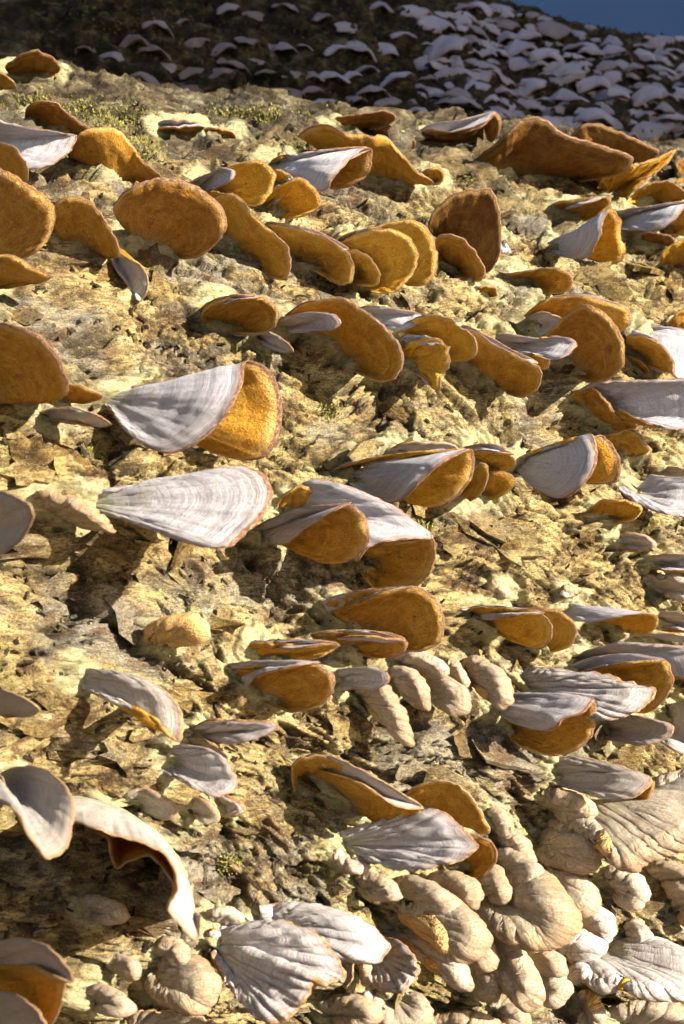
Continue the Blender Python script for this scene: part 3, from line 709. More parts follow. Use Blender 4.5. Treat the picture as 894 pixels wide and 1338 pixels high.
F('white cone with a smooth orange belly in front of the large pouch-bearing cap', '340,690 344,700', '334,702,4 350,684,14 376,670,26 410,663,36 446,659,44 466,662,46 478,676,46 483,698,44 476,720,38 452,735,30 424,735,20 396,722,12 372,712,6', 'P', .4, wave=.2, extra=(('334,694 338,700', '330,700,2 346,682,12 380,669,26 416,661,40 460,658,48 436,668,50 404,688,38 372,712,20 350,708,8', 'T'),))
F('shallow dark tan hollow behind the large white cap, at its upper left', '370,662 386,668', '360,662,2 372,646,8 392,634,12 412,640,12 404,656,6', 'P', .3, .4)
F('long grey-white cone with an amber oval mouth, middle of the third row', '440,612 450,626', '462,634,6 492,654,16 522,656,28 540,640,36 570,612,44 600,594,46 616,588,42 620,604,36 612,632,30 594,654,24 566,664,16 540,660,8 526,655,4', 'T', .72, wave=.2, extra=(('444,612 456,604', '432,614,2 470,602,14 520,594,26 570,589,38 614,587,44 580,604,46 548,634,38', 'T'),))
F('amber leaf-shaped bracket above and behind the right end of the amber oval mouth', '612,604 640,612', '596,590,4 620,584,14 648,584,20 672,596,22 676,606,20 662,617,14 636,616,8', 'P', .72, extra=(('606,588 620,586', '594,588,3 622,582,14 650,582,22 674,594,24 650,590,26 620,588,16', 'T'),))
F('narrow amber crescent directly right of the amber oval mouth', '592,654 600,646', '588,656,4 604,636,14 618,612,22 634,604,26 640,620,24 632,642,20 614,656,10', 'P', .6)
F('small orange leaf bracket at the right end of the amber mouth group', '620,650 632,646', '616,652,3 632,630,10 648,616,16 668,620,18 675,630,16 660,646,12 638,654,6', 'P', .6)
F('thin pale crest of a bracket seen edge-on above the long grey-white cone', '512,590 540,590', '504,592,2 524,581,10 556,577,14 590,580,12 604,588,6', 'T', .6, .2)
F('neatly ringed bluish white shell with an orange mouth, right of centre in the third row', '672,608 678,600', '684,626,6 706,642,16 732,651,26 756,640,34 774,620,38 781,598,38 776,574,32 788,570,26 804,586,22 812,608,18 806,628,12 786,632,6 768,632,2', 'T', .6, rib=.12, wave=.15, extra=(('672,602 684,596', '668,604,2 700,590,14 740,577,26 774,567,34 781,590,38 776,612,38', 'T'),))
F('tan bracket with lilac crest rising behind the neatly ringed shell', '796,592 820,596', '782,574,4 800,566,12 824,563,18 840,576,18 848,590,14 826,598,8', 'P', .45)
F('bluish grey ribbed cap at the right edge, below and right of the ringed shell', '812,634 820,650', '806,640,4 826,654,14 850,666,24 880,674,32 920,676,34 930,630,26 890,624,16 850,620,8', 'T', .4, rib=.6)
F('small orange lens-shaped bracket beneath the bluish grey ribbed cap', '780,676 806,682', '766,668,3 780,656,10 804,651,16 828,656,18 840,666,16 828,680,12 800,684,6', 'P', .62)
F('thin white blade at the right edge just under the bluish grey ribbed cap', '850,740 860,736', '836,732,3 860,724,12 894,724,18 930,726,20 930,746,20 880,746,14 850,742,6', 'T', .4)
F('shadowed brown bracket at the right edge under the thin white blade', '850,770 870,780', '836,756,3 850,750,8 880,764,12 920,772,12 920,790,8 880,786,4', 'T', .2, .5)
F('tiny pale stub at the right edge beside the ringed shell group', '876,626 888,628', '866,616,2 874,610,6 894,612,8 920,618,6 900,628,3', 'T', .5, .6)
# --- fourth row
F('rounded orange-brown bracket with a twisted lilac neck, centre of the picture', '452,816 470,830 500,842', '424,790,4 446,778,12 476,770,22 512,767,30 550,768,34 574,786,36 582,812,34 576,838,30 556,850,26 524,850,18 492,842,10', 'P', .4, wave=.2, extra=(('428,800 444,806', '420,784,2 446,776,12 490,769,24 540,766,36 500,774,36 460,790,24', 'T'),))
F('thin orange bracket with lilac top tucked under the rounded orange-brown one', '430,842 460,846', '404,830,2 430,826,10 470,826,18 514,828,24 534,840,24 526,854,20 496,860,12 462,852,6', 'P', .32, extra=(('420,834 440,834', '400,829,1 440,824,12 490,825,22 532,838,26 480,832,26 440,834,12', 'T'),))
F('thin ochre bracket with a frosty upper line left of centre in the fourth row', '330,856 370,860', '320,842,3 350,840,12 390,840,18 424,838,20 444,842,18 424,856,14 390,862,6', 'P', .6, extra=(('330,844 350,844', '316,841,1 360,837,14 410,836,22 442,840,22 400,845,22 356,848,12', 'T'),))
F('oval orange-brown bracket with a pale bluish shoulder under the frosty ochre one', '314,890 340,908 370,918', '300,872,4 330,868,14 370,866,24 410,866,32 432,876,34 438,896,32 428,916,26 404,928,20 372,928,12 344,916,6', 'P', .36, wave=.2, extra=(('300,876 314,886', '290,868,2 330,864,14 380,863,26 420,865,34 380,870,36 336,884,26 322,900,12', 'T'),))
F('small lilac blade with brown tip between the orange oval and the cream knobs', '438,884 442,896', '434,876,2 460,873,12 490,872,20 508,880,24 510,890,24 494,900,20 464,900,12 440,906,4', 'T', .3, extra=(('470,896 486,898', '466,892,4 486,880,16 508,882,22 508,894,18 490,902,10', 'P'),))
F('broken-off tan stub with cracked end stuck on the bark, left of centre', '196,836 210,840', '190,842,2 196,820,8 222,808,14 256,806,18 271,818,18 268,832,14 244,838,10 214,844,4', 'P', .55, .75, th=4)
F('white cap with a split brown-lined fold hanging at its right, left side mid height', '98,892 92,874', '112,902,8 150,918,20 190,934,30 214,946,36 236,970,40 238,930,38 214,900,32 180,884,22 140,874,12', 'T', .6, .4, wave=.3, extra=(('192,902 200,906', '178,922,36 188,944,42 202,960,44 208,938,44 212,918,38', 'P'),))
F('blurred pale bracket tip at the left frame edge, below mid height', '-30,920 -10,934', '-34,896,10 0,900,26 30,910,34 52,928,34 40,936,28 10,934,16', 'T', .4, .5, zs=1.6)
F('flat lilac blade with brown tip below the split white cap, pointing right', '256,956 262,964', '250,952,2 270,943,12 310,942,22 350,943,28 364,950,28 346,961,26 312,970,20 276,968,8', 'T', .3, .1, th=2.4)
F('narrow brown wrinkled lip just under the flat lilac blade', '248,970 262,976', '242,966,2 262,965,10 284,974,16 298,986,16 296,998,12 272,988,6', 'T', .2, .6, frill=.7)
F('pale cap with pinkish tip pointing right, beneath the brown wrinkled lip', '216,988 224,1004', '208,1006,2 232,1018,14 258,1032,24 286,1042,30 312,1030,30 304,1004,28 286,984,22 254,974,12 228,974,4', 'T', .4, .2, rib=.5)
F('leftmost of three small pale tongues under the pink-tipped cap', '168,1042 180,1054', '160,1040,2 184,1030,8 212,1040,14 234,1056,16 224,1070,14 196,1064,6', 'T', .5, .6, th=2.4)
F('middle one of three small pale tongues under the pink-tipped cap', '238,1046 248,1056', '230,1042,2 254,1040,8 278,1052,14 288,1070,14 274,1078,12 254,1066,6', 'T', .5, .6, th=2.4)
F('rightmost, pinkest of three small tongues under the pink-tipped cap', '284,1042 292,1050', '276,1036,2 296,1040,8 318,1052,12 316,1062,12 298,1068,6', 'T', .3, .3, th=2.4)
# --- right middle group
F('left front amber oval of an overlapping pair with a whitish sleeve', '616,800 640,818', '606,798,3 632,794,12 668,795,24 702,798,32 722,816,34 718,838,30 706,848,24 678,842,16 648,828,8', 'P', .85, wave=.12, extra=(('614,800 622,808', '602,796,1 640,791,12 680,794,24 712,800,34 680,803,32 640,810,18', 'T'),))
F('right rear amber oval of an overlapping pair, peeping past the sleeve one', '690,826 710,834', '670,796,4 700,793,14 730,798,20 750,812,22 754,830,20 744,846,16 720,853,8', 'P', .75, wave=.12)
F('bluish white bracket with an amber tip pointing right, above the long stacked caps', '730,802 728,786', '752,812,12 786,812,20 812,806,26 840,802,28 858,803,26', 'T', .75, extra=(('780,812 806,822', '774,812,2 800,804,14 830,800,22 858,804,24 860,816,20 846,828,14 816,824,6', 'P'),))
F('small lilac cap at the right edge beside the amber-tipped one', '862,812 870,820', '852,806,2 870,799,10 900,802,16 930,808,18 930,830,18 890,824,12 866,818,6', 'T', .4)
F('low white-rimmed cap half hidden above the long stacked caps at right', '820,832 850,834', '808,838,2 830,828,10 866,826,16 900,832,18 930,842,14', 'T', .4, .1)
F('tiny cream shell beneath the amber-tipped bracket', '700,832 720,836', '690,832,2 704,820,6 732,820,10 740,832,8 722,840,4', 'T', .5, .8)
F('long whitish cap reaching the right edge, uppermost of the long stacked caps', '756,862 764,872', '740,864,2 770,850,12 810,840,22 860,842,30 910,850,36 920,890,36 880,880,30 830,866,20 790,868,10', 'T', .5, .2, rib=.4, extra=(('870,884 890,900', '860,880,4 876,862,16 900,856,24 930,860,22 920,896,14 890,898,6', 'P'),))
F('orange-throated cone with a narrow lilac top, second of the long stacked caps', '752,880 770,890', '746,878,4 780,870,12 820,862,22 858,858,32 876,870,34 880,892,32 868,916,26 844,930,18 810,928,8', 'P', .55, wave=.2, extra=(('744,876 752,882', '738,872,1 780,858,14 830,854,26 868,862,36 830,864,36 780,872,20', 'T'),))
F('ribbed pale fan with radial creases and a frayed tip, among the long stacked caps', '672,888 684,906', '700,916,10 730,928,20 764,938,30 790,942,36 826,934,40 850,916,40 858,904,38 830,892,32 790,882,24 740,874,14 690,872,4', 'T', .5, .22, rib=1.2, frill=.5)
F('lilac saddle-shaped cap over a smooth orange bowl, front of the right middle group', '626,908 636,924', '660,938,10 690,950,20 714,954,30 732,948,38 736,940,40 760,932,42 776,914,42 756,908,34 720,906,24 670,906,12 640,902,4', 'T', .42, wave=.35, extra=(('652,938 668,956', '650,934,4 690,944,18 730,944,28 776,916,36 782,934,34 774,960,28 750,982,20 718,987,14 684,978,8 660,962,3', 'P'),))
F('pale bracket with glowing orange lower lip, right of the orange bowl', '784,946 790,960', '780,962,3 810,970,14 840,973,24 872,966,30 883,950,32 860,940,28 826,934,18 796,938,6', 'T', .85, .4, rib=.5)
F('grey-white cap at the right edge below the stacked caps', '864,924 866,950', '852,962,4 880,980,14 920,990,20 930,920,20 894,914,10', 'T', .5, .2)
F('tan-grey cap with an orange underside at its right, below the orange bowl', '714,1000 724,1024', '730,1026,6 764,1036,16 800,1046,26 834,1040,32 854,1020,34 832,1008,28 790,996,18 750,988,8 726,990,2', 'T', .35, .4, rib=.5, extra=(('790,1044 806,1052', '782,1042,2 816,1044,16 846,1024,26 855,1022,26 848,1044,20 824,1056,12 800,1054,4', 'P'),))
# --- cream knobs, centre
F('cream curled knob hanging beside the lilac saddle cap', '602,872 612,884', '596,866,2 620,861,10 646,872,18 664,888,24 670,912,26 660,926,24 644,916,20 632,896,14', 'T', .6, .75, th=3.2, rib=.9)
F('topmost flat cream shell in the row of knobs at centre', '520,866 536,874', '506,862,2 530,853,10 560,856,16 582,868,18 580,882,14 550,880,6', 'T', .6, .6, th=3)
F('narrow cream hook bending down right, highest hook of the centre knobs', '580,868 586,876', '576,864,2 592,866,8 608,882,14 614,898,14 602,900,10 588,886,4', 'T', .7, .7, th=3)
F('leftmost cream finger of the centre knobs, bending down', '508,880 518,890', '500,874,2 524,872,10 548,886,16 562,908,20 558,930,18 542,920,14 522,900,6', 'T', .6, .75, th=3.4, rib=.9)
F('middle fluted cream fan of the centre knobs', '550,888 560,898', '542,884,2 566,882,10 592,890,16 612,908,20 612,928,20 598,936,18 578,922,12 558,904,4', 'T', .7, .75, th=3.4, rib=1.2, frill=.7)
F('lowest hanging cream tongue of the centre knobs, sharply pointed', '462,904 476,912', '452,902,2 474,894,10 504,898,18 524,920,24 536,946,26 541,974,24 526,968,20 508,942,16 486,922,8', 'T', .6, .8, th=3, rib=.9, frill=.6)
F('round whitish button on the bark above the amber pair', '644,774 656,776', '636,772,2 640,764,6 652,761,9 662,770,8 656,780,4', 'T', .6, .9, th=5)
F('smaller yellowish button right of the round whitish one', '738,776 746,778', '734,776,2 738,770,5 748,770,6 752,778,3', 'T', .6, .9, th=4)
# --- lower middle
F('pinkish tan curling bracket with a hooked left end, centre of the lower half', '396,1012 420,1016 470,1062', '384,1036,10 380,1004,18 392,990,24 420,988,28 448,996,32 484,1014,36 520,1036,38 548,1050,38 554,1062,34 542,1082,30 520,1088,24 498,1080,18 480,1068,10', 'P', .5, .35, wave=.3, extra=(('392,1004 404,1010', '382,1018,4 384,1000,16 410,986,26 446,992,34 490,1014,40 530,1038,42 554,1056,42 520,1052,44 470,1022,36 420,1006,20', 'T'),))
F('tan mitten-shaped bracket behind the hooked one, to its right', '560,1062 590,1072', '530,1036,6 546,1024,14 580,1019,20 604,1028,22 622,1052,22 640,1080,20 638,1090,14 612,1078,6', 'P', .45, .4)
F('striped grey cap with straight folds, centre of the lower half under the hooked bracket', '438,1098 448,1108', '484,1124,12 520,1134,26 546,1136,32 580,1130,38 612,1122,40 626,1106,40 610,1088,36 592,1068,30 564,1057,24 520,1070,14 470,1078,6 444,1086,2', 'T', .4, .12, rib=1.2, wave=.35)
F('orange ear-shaped flap with a hole-like ring, right end of the striped grey cap', '600,1130 612,1138', '590,1130,4 604,1112,14 612,1092,20 632,1092,24 650,1108,24 649,1124,22 636,1142,18 618,1151,12 600,1142,6', 'P', .4)
F('cream knob with fine wrinkles below the orange ear-shaped flap', '566,1152 576,1164', '556,1154,2 580,1142,12 606,1148,20 626,1164,24 622,1182,22 600,1182,18 578,1172,8', 'T', .6, .85, th=5, rib=1)
F('short bright cream knob immediately right of the finely wrinkled one', '626,1148 634,1162', '620,1148,2 640,1130,10 654,1142,18 664,1166,22 656,1178,18 640,1172,10', 'T', .6, .85, th=5, rib=.8)
F('flat cream cap above the largest sunlit cream shelf, lower right', '650,1122 662,1146', '642,1112,4 672,1116,12 700,1130,20 708,1146,24 700,1158,22 674,1162,14', 'T', .6, .7, th=4, rib=.9)
F('largest sunlit cream shelf with a fluted edge, lower right of centre', '618,1190 640,1176 660,1150', '606,1196,6 636,1206,16 660,1218,26 680,1232,32 712,1234,36 740,1228,38 755,1210,40 748,1192,38 734,1170,32 712,1148,22 690,1136,12', 'T', .6, .9, th=8, rib=1.2, frill=.7, wave=.5)
F('cream upper roll at the right end of the knob bank, beside the wide roof-like shelf', '700,1094 710,1110', '692,1104,4 716,1126,14 742,1130,22 766,1138,28 784,1124,30 780,1102,28 752,1086,18 716,1082,6', 'T', .6, .8, th=6, rib=.9)
F('peach finger-like knob sloping down right under the cream upper roll', '708,1132 716,1148', '702,1134,2 728,1154,12 752,1184,20 768,1194,24 782,1184,26 776,1166,24 752,1142,16 722,1128,6', 'T', .6, .75, th=7, rib=.8)
F('wide roof-like cream shelf with a sunlit fluted front at the right edge, lower part', '720,1070 750,1060 800,1040', '716,1074,4 750,1090,14 784,1098,24 806,1112,32 822,1136,36 850,1124,38 880,1112,40 930,1090,42 930,1030,20', 'T', .6, .8, th=7, rib=1.2, frill=.6, wave=.5)
F('long cream cap curling over to a toothed lip, below the finely wrinkled knob', '516,1180 526,1192', '508,1184,2 548,1198,14 590,1210,26 600,1236,30 612,1258,32 634,1248,36 640,1222,36 622,1196,30 590,1174,18 550,1168,8', 'T', .7, .8, th=5, rib=1.1, frill=.7)
F('longest cream finger pointing down to the lower right', '640,1222 648,1236', '634,1228,4 652,1266,14 676,1304,24 692,1320,28 708,1312,30 700,1284,28 678,1244,20 660,1220,12 644,1212,6', 'T', .7, .8, th=7, rib=.9, frill=.5)
F('peach stub beside the tip of the longest cream finger', '696,1280 702,1296', '690,1278,2 714,1270,10 738,1280,16 744,1296,18 730,1310,16 706,1306,8', 'T', .6, .7, th=6, rib=.8)
F('smooth lilac cap bulging to a round right lobe, upper of the lower centre pair', '330,1196 340,1214', '316,1196,2 350,1214,8 400,1220,16 440,1240,26 470,1256,32 498,1256,36 511,1240,36 500,1222,34 470,1200,28 430,1186,18 380,1180,10 340,1182,2', 'T', .4, .15, rib=.4, th=3)
F('large woolly grey fan folded in the middle, biggest cap at the bottom', '268,1222 276,1236', '276,1246,8 300,1286,20 324,1318,30 350,1336,36 380,1332,40 400,1304,42 414,1280,44 428,1284,44 448,1288,42 450,1268,40 432,1236,34 404,1214,28 370,1208,20 320,1212,8 280,1216,2', 'T', .5, .22, rib=1.6, frill=.8, wave=.5, th=2.6)
F('little ribbed lip above the left corner of the large woolly fan', '274,1200 284,1204', '264,1198,2 284,1190,8 304,1190,10 316,1200,8 300,1208,4', 'T', .5, .6, th=3, rib=1)
F('grey felted cap draped with a rolled pink edge, right of the large woolly fan', '486,1236 494,1250', '478,1240,2 480,1276,14 500,1296,24 530,1296,30 548,1272,30 540,1246,26 520,1228,16 500,1224,6', 'T', .5, .3, rib=1.2, frill=.6, th=2.4)
F('cream cap whose rolled rim ends in a dark-tipped point, right of the grey felted cap', '510,1216 524,1222', '500,1222,2 544,1240,14 566,1264,24 586,1276,30 604,1294,34 618,1290,36 612,1264,34 590,1234,24 556,1214,12 520,1206,4', 'T', .5, .6, rib=1.1, th=3)
F('small orange-edged curl between the woolly fan and the smooth lilac cap', '440,1252 448,1258', '434,1248,4 448,1246,12 462,1262,18 464,1278,18 452,1292,16 440,1270,8', 'T', .6, .4, frill=.8, rib=1)
F('narrow cream lobe tucked under the round lobe of the lilac cap', '462,1256 470,1262', '456,1256,2 470,1250,8 484,1264,14 484,1284,14 472,1288,8', 'T', .6, .7, th=3)
F('mottled orange-speckled crust lump at lower left', '192,1270 206,1286', '188,1272,4 214,1300,14 240,1314,22 266,1318,26 282,1300,28 280,1276,26 262,1256,18 234,1246,10 206,1254,3', 'T', .6, .85, th=7, rib=.8)
F('fringed pale cap rising from the bottom edge, lower left', '160,1340 200,1360', '140,1336,4 176,1322,14 220,1320,20 262,1328,24 300,1344,24 300,1370,12', 'T', .6, .7, frill=.9, rib=1)
F('lowest cream ledge along the bottom edge right of centre', '560,1350 600,1370', '540,1346,2 570,1328,10 610,1324,16 650,1334,18 680,1352,16 660,1370,8', 'T', .6, .85, th=5, rib=1)
F('shaded lilac shelf with fluted folds at the lower right corner', '740,1262 780,1246 800,1230', '726,1262,4 744,1284,12 764,1276,20 790,1296,26 820,1290,30 856,1304,34 930,1300,38 930,1262,30 880,1236,16 830,1222,6', 'T', .5, .3, rib=1.4, frill=.7, wave=.7, th=5)
F('little bluish beak-like bump on the shaded bark above the fluted lilac shelf', '816,1216 824,1222', '806,1214,2 824,1206,8 844,1216,14 848,1234,16 838,1238,10 824,1228,4', 'T', .5, .5, th=5)
F('yellowish capped knob at the right edge, lower part', '880,1176 890,1190', '866,1170,4 884,1156,12 910,1154,16 930,1180,16 910,1206,14 884,1200,6', 'T', .6, .85, th=6)
F('orange-tinted ledge at the very lower right corner', '800,1330 840,1340', '780,1326,4 810,1316,12 850,1310,18 894,1318,22 930,1330,20 920,1360,10', 'T', .5, .7, th=5, rib=1)
# --- blurred near ones, lower left
F('blurred bright white drooping cap at the left edge, lower part', '-10,1010 10,1004', '-10,1040,50 24,1064,66 42,1096,68 62,1122,62 84,1112,54 96,1078,46 94,1040,40 72,1012,34 40,1000,24', 'T', .5, .45, wave=.15, zs=1.6)
F('long blurred curling bracket arching down to a white tip, lower left', '84,1040 140,1050 200,1084 238,1130 254,1190', '86,1072,46 118,1080,54 150,1094,56 200,1106,58 226,1130,60 234,1160,60 222,1190,60 238,1212,60 258,1228,58 262,1196,50', 'T', .55, .45, wave=.35, extra=(('140,1074 206,1104', '126,1088,34 142,1098,40 150,1136,38 176,1124,40 200,1118,42 222,1146,44 236,1160,46', 'P'),), zs=1.6)
F('blurred white curl at the left frame edge touching the drooping cap', '-40,1020 -30,1040', '-40,1000,20 -14,1006,50 4,1016,60 10,1036,60 2,1056,56 -16,1062,40', 'T', .5, .4, wave=.15, zs=1.6)
F('blurred pale saddle-shaped bracket at the lower left corner, topmost of two', '-40,1260 -20,1280', '-40,1226,20 -4,1230,44 30,1226,58 62,1236,66 90,1264,68 96,1284,66 76,1276,66 50,1262,58 20,1262,40', 'T', .6, .4, wave=.2, extra=(('-30,1270 0,1300', '-30,1260,10 10,1262,34 50,1262,52 84,1280,58 82,1310,54 66,1340,46 44,1320,34 20,1310,16', 'P'),), zs=1.6)
F('blurred creamy lower curl in the lower left corner, lowest of two', '-40,1330 -20,1350', '-40,1290,20 -6,1292,46 24,1300,60 52,1322,66 66,1350,64 40,1370,40', 'T', .6, .45, wave=.2, zs=1.6)
# --- more of the fused cream shelves, lower right
F('wrinkled cream ridge running down between the orange ear-shaped flap and the cream upper roll', '652,1090 668,1108', '648,1084,2 668,1084,8 690,1104,14 700,1124,16 690,1130,12 668,1116,6', 'T', .6, .8, th=5, rib=1)
F('cream lump directly beneath the tan-grey cap with the orange underside', '716,1040 736,1056', '706,1036,2 734,1040,10 768,1052,16 778,1064,16 750,1070,10 724,1062,6', 'T', .6, .8, th=6, rib=.9)
F('low cream step under the peach finger-like knob', '706,1186 716,1200', '700,1180,2 724,1176,8 742,1190,14 738,1210,12 716,1212,6', 'T', .6, .85, th=5)
F('bright cream lobe under the rolled rim cap, beside the longest cream finger', '612,1262 622,1280', '606,1256,2 630,1254,10 650,1276,18 652,1300,18 636,1304,14 618,1290,6', 'T', .6, .85, th=6, rib=.9)
F('cream tongue lying on the crust below the tip of the longest cream finger', '640,1306 650,1324', '632,1302,2 664,1308,8 690,1328,14 688,1346,14 660,1344,8', 'T', .6, .85, th=5, rib=.9)
F('pale fan opening downward at the bottom edge beneath the grey felted cap', '500,1300 520,1304', '490,1300,2 486,1322,10 504,1346,16 540,1350,18 566,1330,18 556,1308,12 530,1298,4', 'T', .6, .75, th=3.4, rib=1.1, frill=.6)
F('small cream tongue between the grey felted cap and the narrow cream lobe', '474,1290 484,1296', '468,1286,2 478,1304,8 490,1320,12 500,1310,12 492,1292,6', 'T', .6, .7, th=3)
F('shaded pale fold hanging under the front of the wide roof-like cream shelf', '790,1140 806,1156', '782,1138,2 810,1140,10 838,1152,16 846,1172,16 826,1184,12 800,1172,6', 'T', .5, .6, th=6, rib=1)
F('grey-white bump on the crust left of the little bluish beak', '756,1196 770,1210', '748,1192,2 772,1188,8 796,1200,14 800,1220,14 780,1226,10 760,1214,4', 'T', .5, .4, th=7, rib=.8)
F('upper shaded ledge joining the fluted lilac shelf from the left', '724,1232 740,1244', '714,1234,2 736,1220,8 770,1222,14 790,1238,14 764,1250,10 738,1252,4', 'T', .5, .3, th=6, rib=1.2)
F('orange-lit hanging fold under the fluted lilac shelf, left one', '760,1300 776,1312', '750,1298,2 768,1300,12 784,1320,18 786,1348,18 766,1344,12 754,1320,6', 'T', .9, .7, th=5, rib=1.1)
F('orange-lit hanging fold under the fluted lilac shelf, right one', '840,1306 856,1316', '832,1302,2 852,1298,10 878,1306,16 892,1330,18 870,1344,14 846,1330,6', 'T', .9, .7, th=5, rib=1.1)
F('cream bracket reaching the right edge just above the wide roof-like shelf', '826,1044 860,1030', '816,1050,2 846,1056,12 884,1052,22 930,1050,26 930,1010,14 880,1014,8 840,1028,4', 'T', .6, .6, th=5, rib=1)
F('pale narrow tongue below the tan mitten-shaped bracket', '640,1064 650,1076', '634,1060,2 652,1062,8 668,1078,12 666,1092,12 650,1086,6', 'T', .6, .8, th=4)
F('small grey shell under the left end of the striped grey cap', '440,1112 452,1124', '432,1110,2 448,1128,8 466,1140,12 482,1136,12 470,1118,6', 'T', .5, .6, th=3)
F('dull cream tongue left of the little ribbed lip, above the mottled crust lump', '206,1236 218,1246', '200,1234,2 222,1230,8 244,1240,12 246,1254,12 222,1256,6', 'T', .6, .8, th=5, rib=1)
F('ivory scrap of bracket on the bark below the flat lilac blade', '270,1006 280,1012', '264,1002,1 282,1000,5 296,1008,8 290,1018,6 274,1018,3', 'T', .6, .7, th=2.4)
# --- slanting sausage-like shelves filling the cream bank and the bottom edge
F('slim slanting cream roll above the long cream cap, left end of the knob bank', '520,1156 528,1170', '514,1152,2 546,1150,12 582,1168,22 604,1188,26 594,1198,24 556,1186,14', 'T', .7, .75, th=5)
F('slanting cream roll ending in the gap left of the longest cream finger', '590,1210 598,1222', '584,1206,2 612,1210,12 640,1236,22 648,1262,26 636,1268,24 608,1244,14', 'T', .7, .8, th=5)
F('cream roll under the front of the largest sunlit cream shelf', '676,1236 684,1246', '668,1232,4 700,1236,14 730,1252,22 740,1268,24 724,1272,20 694,1260,10', 'T', .8, .75, th=5)
F('cream roll wedged between the flat cream cap and the peach finger-like knob', '690,1150 698,1160', '684,1144,2 712,1150,12 738,1170,20 742,1186,22 726,1184,18 702,1170,8', 'T', .7, .8, th=5)
F('short tan roll on the bark under the striped grey cap, centre', '470,1150 480,1160', '462,1146,2 490,1144,10 516,1158,16 522,1172,16 500,1174,12 478,1166,5', 'T', .6, .7, th=4)
F('long thin cream shelf along the bottom edge below the large woolly fan', '420,1316 440,1326', '412,1308,2 450,1302,12 488,1312,20 500,1330,22 470,1340,18 434,1334,8', 'T', .7, .8, th=4)
F('thin cream shelf beneath the fringed pale cap, bottom left', '110,1300 126,1312', '104,1294,2 136,1290,10 168,1304,18 178,1322,20 150,1326,16 122,1318,6', 'T', .6, .7, th=3)
F('small cream tongue left of the mottled orange-speckled lump', '140,1258 150,1268', '134,1252,2 158,1250,8 180,1262,14 182,1276,14 162,1278,8', 'T', .6, .75, th=3)
F('pale wavy shelf at the right edge between the white blade and the small lilac cap', '856,762 870,772', '846,758,2 876,752,12 910,762,20 930,780,22 900,786,18 868,780,8', 'T', .6, .5, th=3)
F('thin pale shelf over the right end of the orange lens-shaped bracket', '800,706 816,712', '792,702,2 820,696,10 850,702,16 858,714,16 834,720,12 808,716,5', 'T', .5, .4, th=2)
F('creamy scalloped shelf at the right edge above the yellowish capped knob', '848,1140 862,1150', '840,1134,2 868,1128,10 900,1136,18 924,1150,20 900,1160,18 864,1158,8', 'T', .7, .75, th=4)
F('low tan shelf in the dark hollow below the long blurred curling bracket', '110,1180 130,1190', '102,1176,2 130,1172,10 160,1184,16 168,1200,16 140,1204,12 116,1198,5', 'T', .5, .7, th=3)
print('foreground fungi', NF)
# ------------------------------------------------------------------ small fungi crowding the shaded trunk
FT, nt, bs, out = newmat('small_cap_lilac')
rnd = N(nt, 'ShaderNodeObjectInfo').outputs['Random']
co = N(nt, 'ShaderNodeTexCoord').outputs['Object']
q = noise(nt, mapping(nt, co, (1, 1, 1)), 420, 4, .6)
c = mix(nt, rnd, (.32, .34, .50), (.50, .52, .74))
c = mix(nt, ramp(nt, q, [(.4, (.6, .6, .6)), (.6, (0, 0, 0))]), c, (.24, .20, .25))
c = mix(nt, ramp(nt, attr(nt, 'rad'), [(.82, (0, 0, 0)), (.97, (.7, .7, .7))]), c, (.30, .20, .20))
L(nt, mix(nt, attr(nt, 'brown', 'OBJECT'), c, (.15, .10, .085)), bs.inputs['Base Color'])
bs.inputs['Roughness'].default_value = .7
L(nt, bump(nt, q, .0015, .8), bs.inputs['Normal'])
FU, nt, bs, out = newmat('small_cap_underside')
co = N(nt, 'ShaderNodeTexCoord').outputs['Object']
L(nt, ramp(nt, noise(nt, co, 500, 4, .6), [(.4, (.05, .03, .03)), (.6, (.11, .07, .06))]), bs.inputs['Base Color'])
bs.inputs['Roughness'].default_value = .85

def small_mesh(k):
    r = np.random.RandomState(100 + k)
    nu, nv = 22, 9
    wd = r.uniform(1.0, 1.35); asp = r.uniform(.42, .62)
    u = np.linspace(-1, 1, nu)[:, None]; v = np.linspace(0, 1, nv)[None]
    ang = u * R_(88)
    ph = r.rand(3) * 9
    rr = 1 + .14 * np.sin(u * 3.1 + ph[0]) + .07 * np.sin(u * 9 + ph[1]) + .05 * np.sin(u * 17 + ph[2])
    x = np.sin(ang) * rr * v * wd * .5 + u * .16 * (1 - v)
    y = -(np.cos(ang) * rr * v * asp)                       # -y is out of the bark
    z = -.07 * v ** 2 - .07 * (u ** 2) * v + .09 * v * np.sin(u * 3.4 + ph[1]) + .045 * np.sin(u * 8 + ph[0]) * v ** 2 + r.uniform(-.15, .15) * u * v
    y = y + .06 * (1 - v)
    G = np.stack([x, y + 0 * z, z], -1)
    th = .055 * np.sqrt(np.clip(1 - (v ** 6), 0, 1)) * (1.6 - .8 * v) + 0 * x
    up, dn = G.copy(), G.copy(); up[..., 2] += th; dn[..., 2] -= th * 1.2
    V = np.vstack([up.reshape(-1, 3), dn.reshape(-1, 3)])
    f1 = grid_faces(nu, nv, 0, True); f2 = grid_faces(nu, nv, nu * nv, False)
    me = mesh_np('small_bracket', V, np.vstack([f1, f2]))
    me.attributes.new('rad', 'FLOAT', 'POINT').data.foreach_set('value', np.tile(np.repeat(v, nu, 0).ravel(), 2).astype(np.float32))
    me.materials.append(FT); me.materials.append(FU)
    me.polygons.foreach_set('material_index', np.r_[np.zeros(len(f1), np.int32), np.ones(len(f2), np.int32)])
    # face orientation check
    n = me.polygons[len(f1) // 2].normal
    if n.z < 0: me.flip_normals()
    return me
SMALL = [small_mesh(k) for k in range(14)]
rs = random.Random(21)
NS = 0
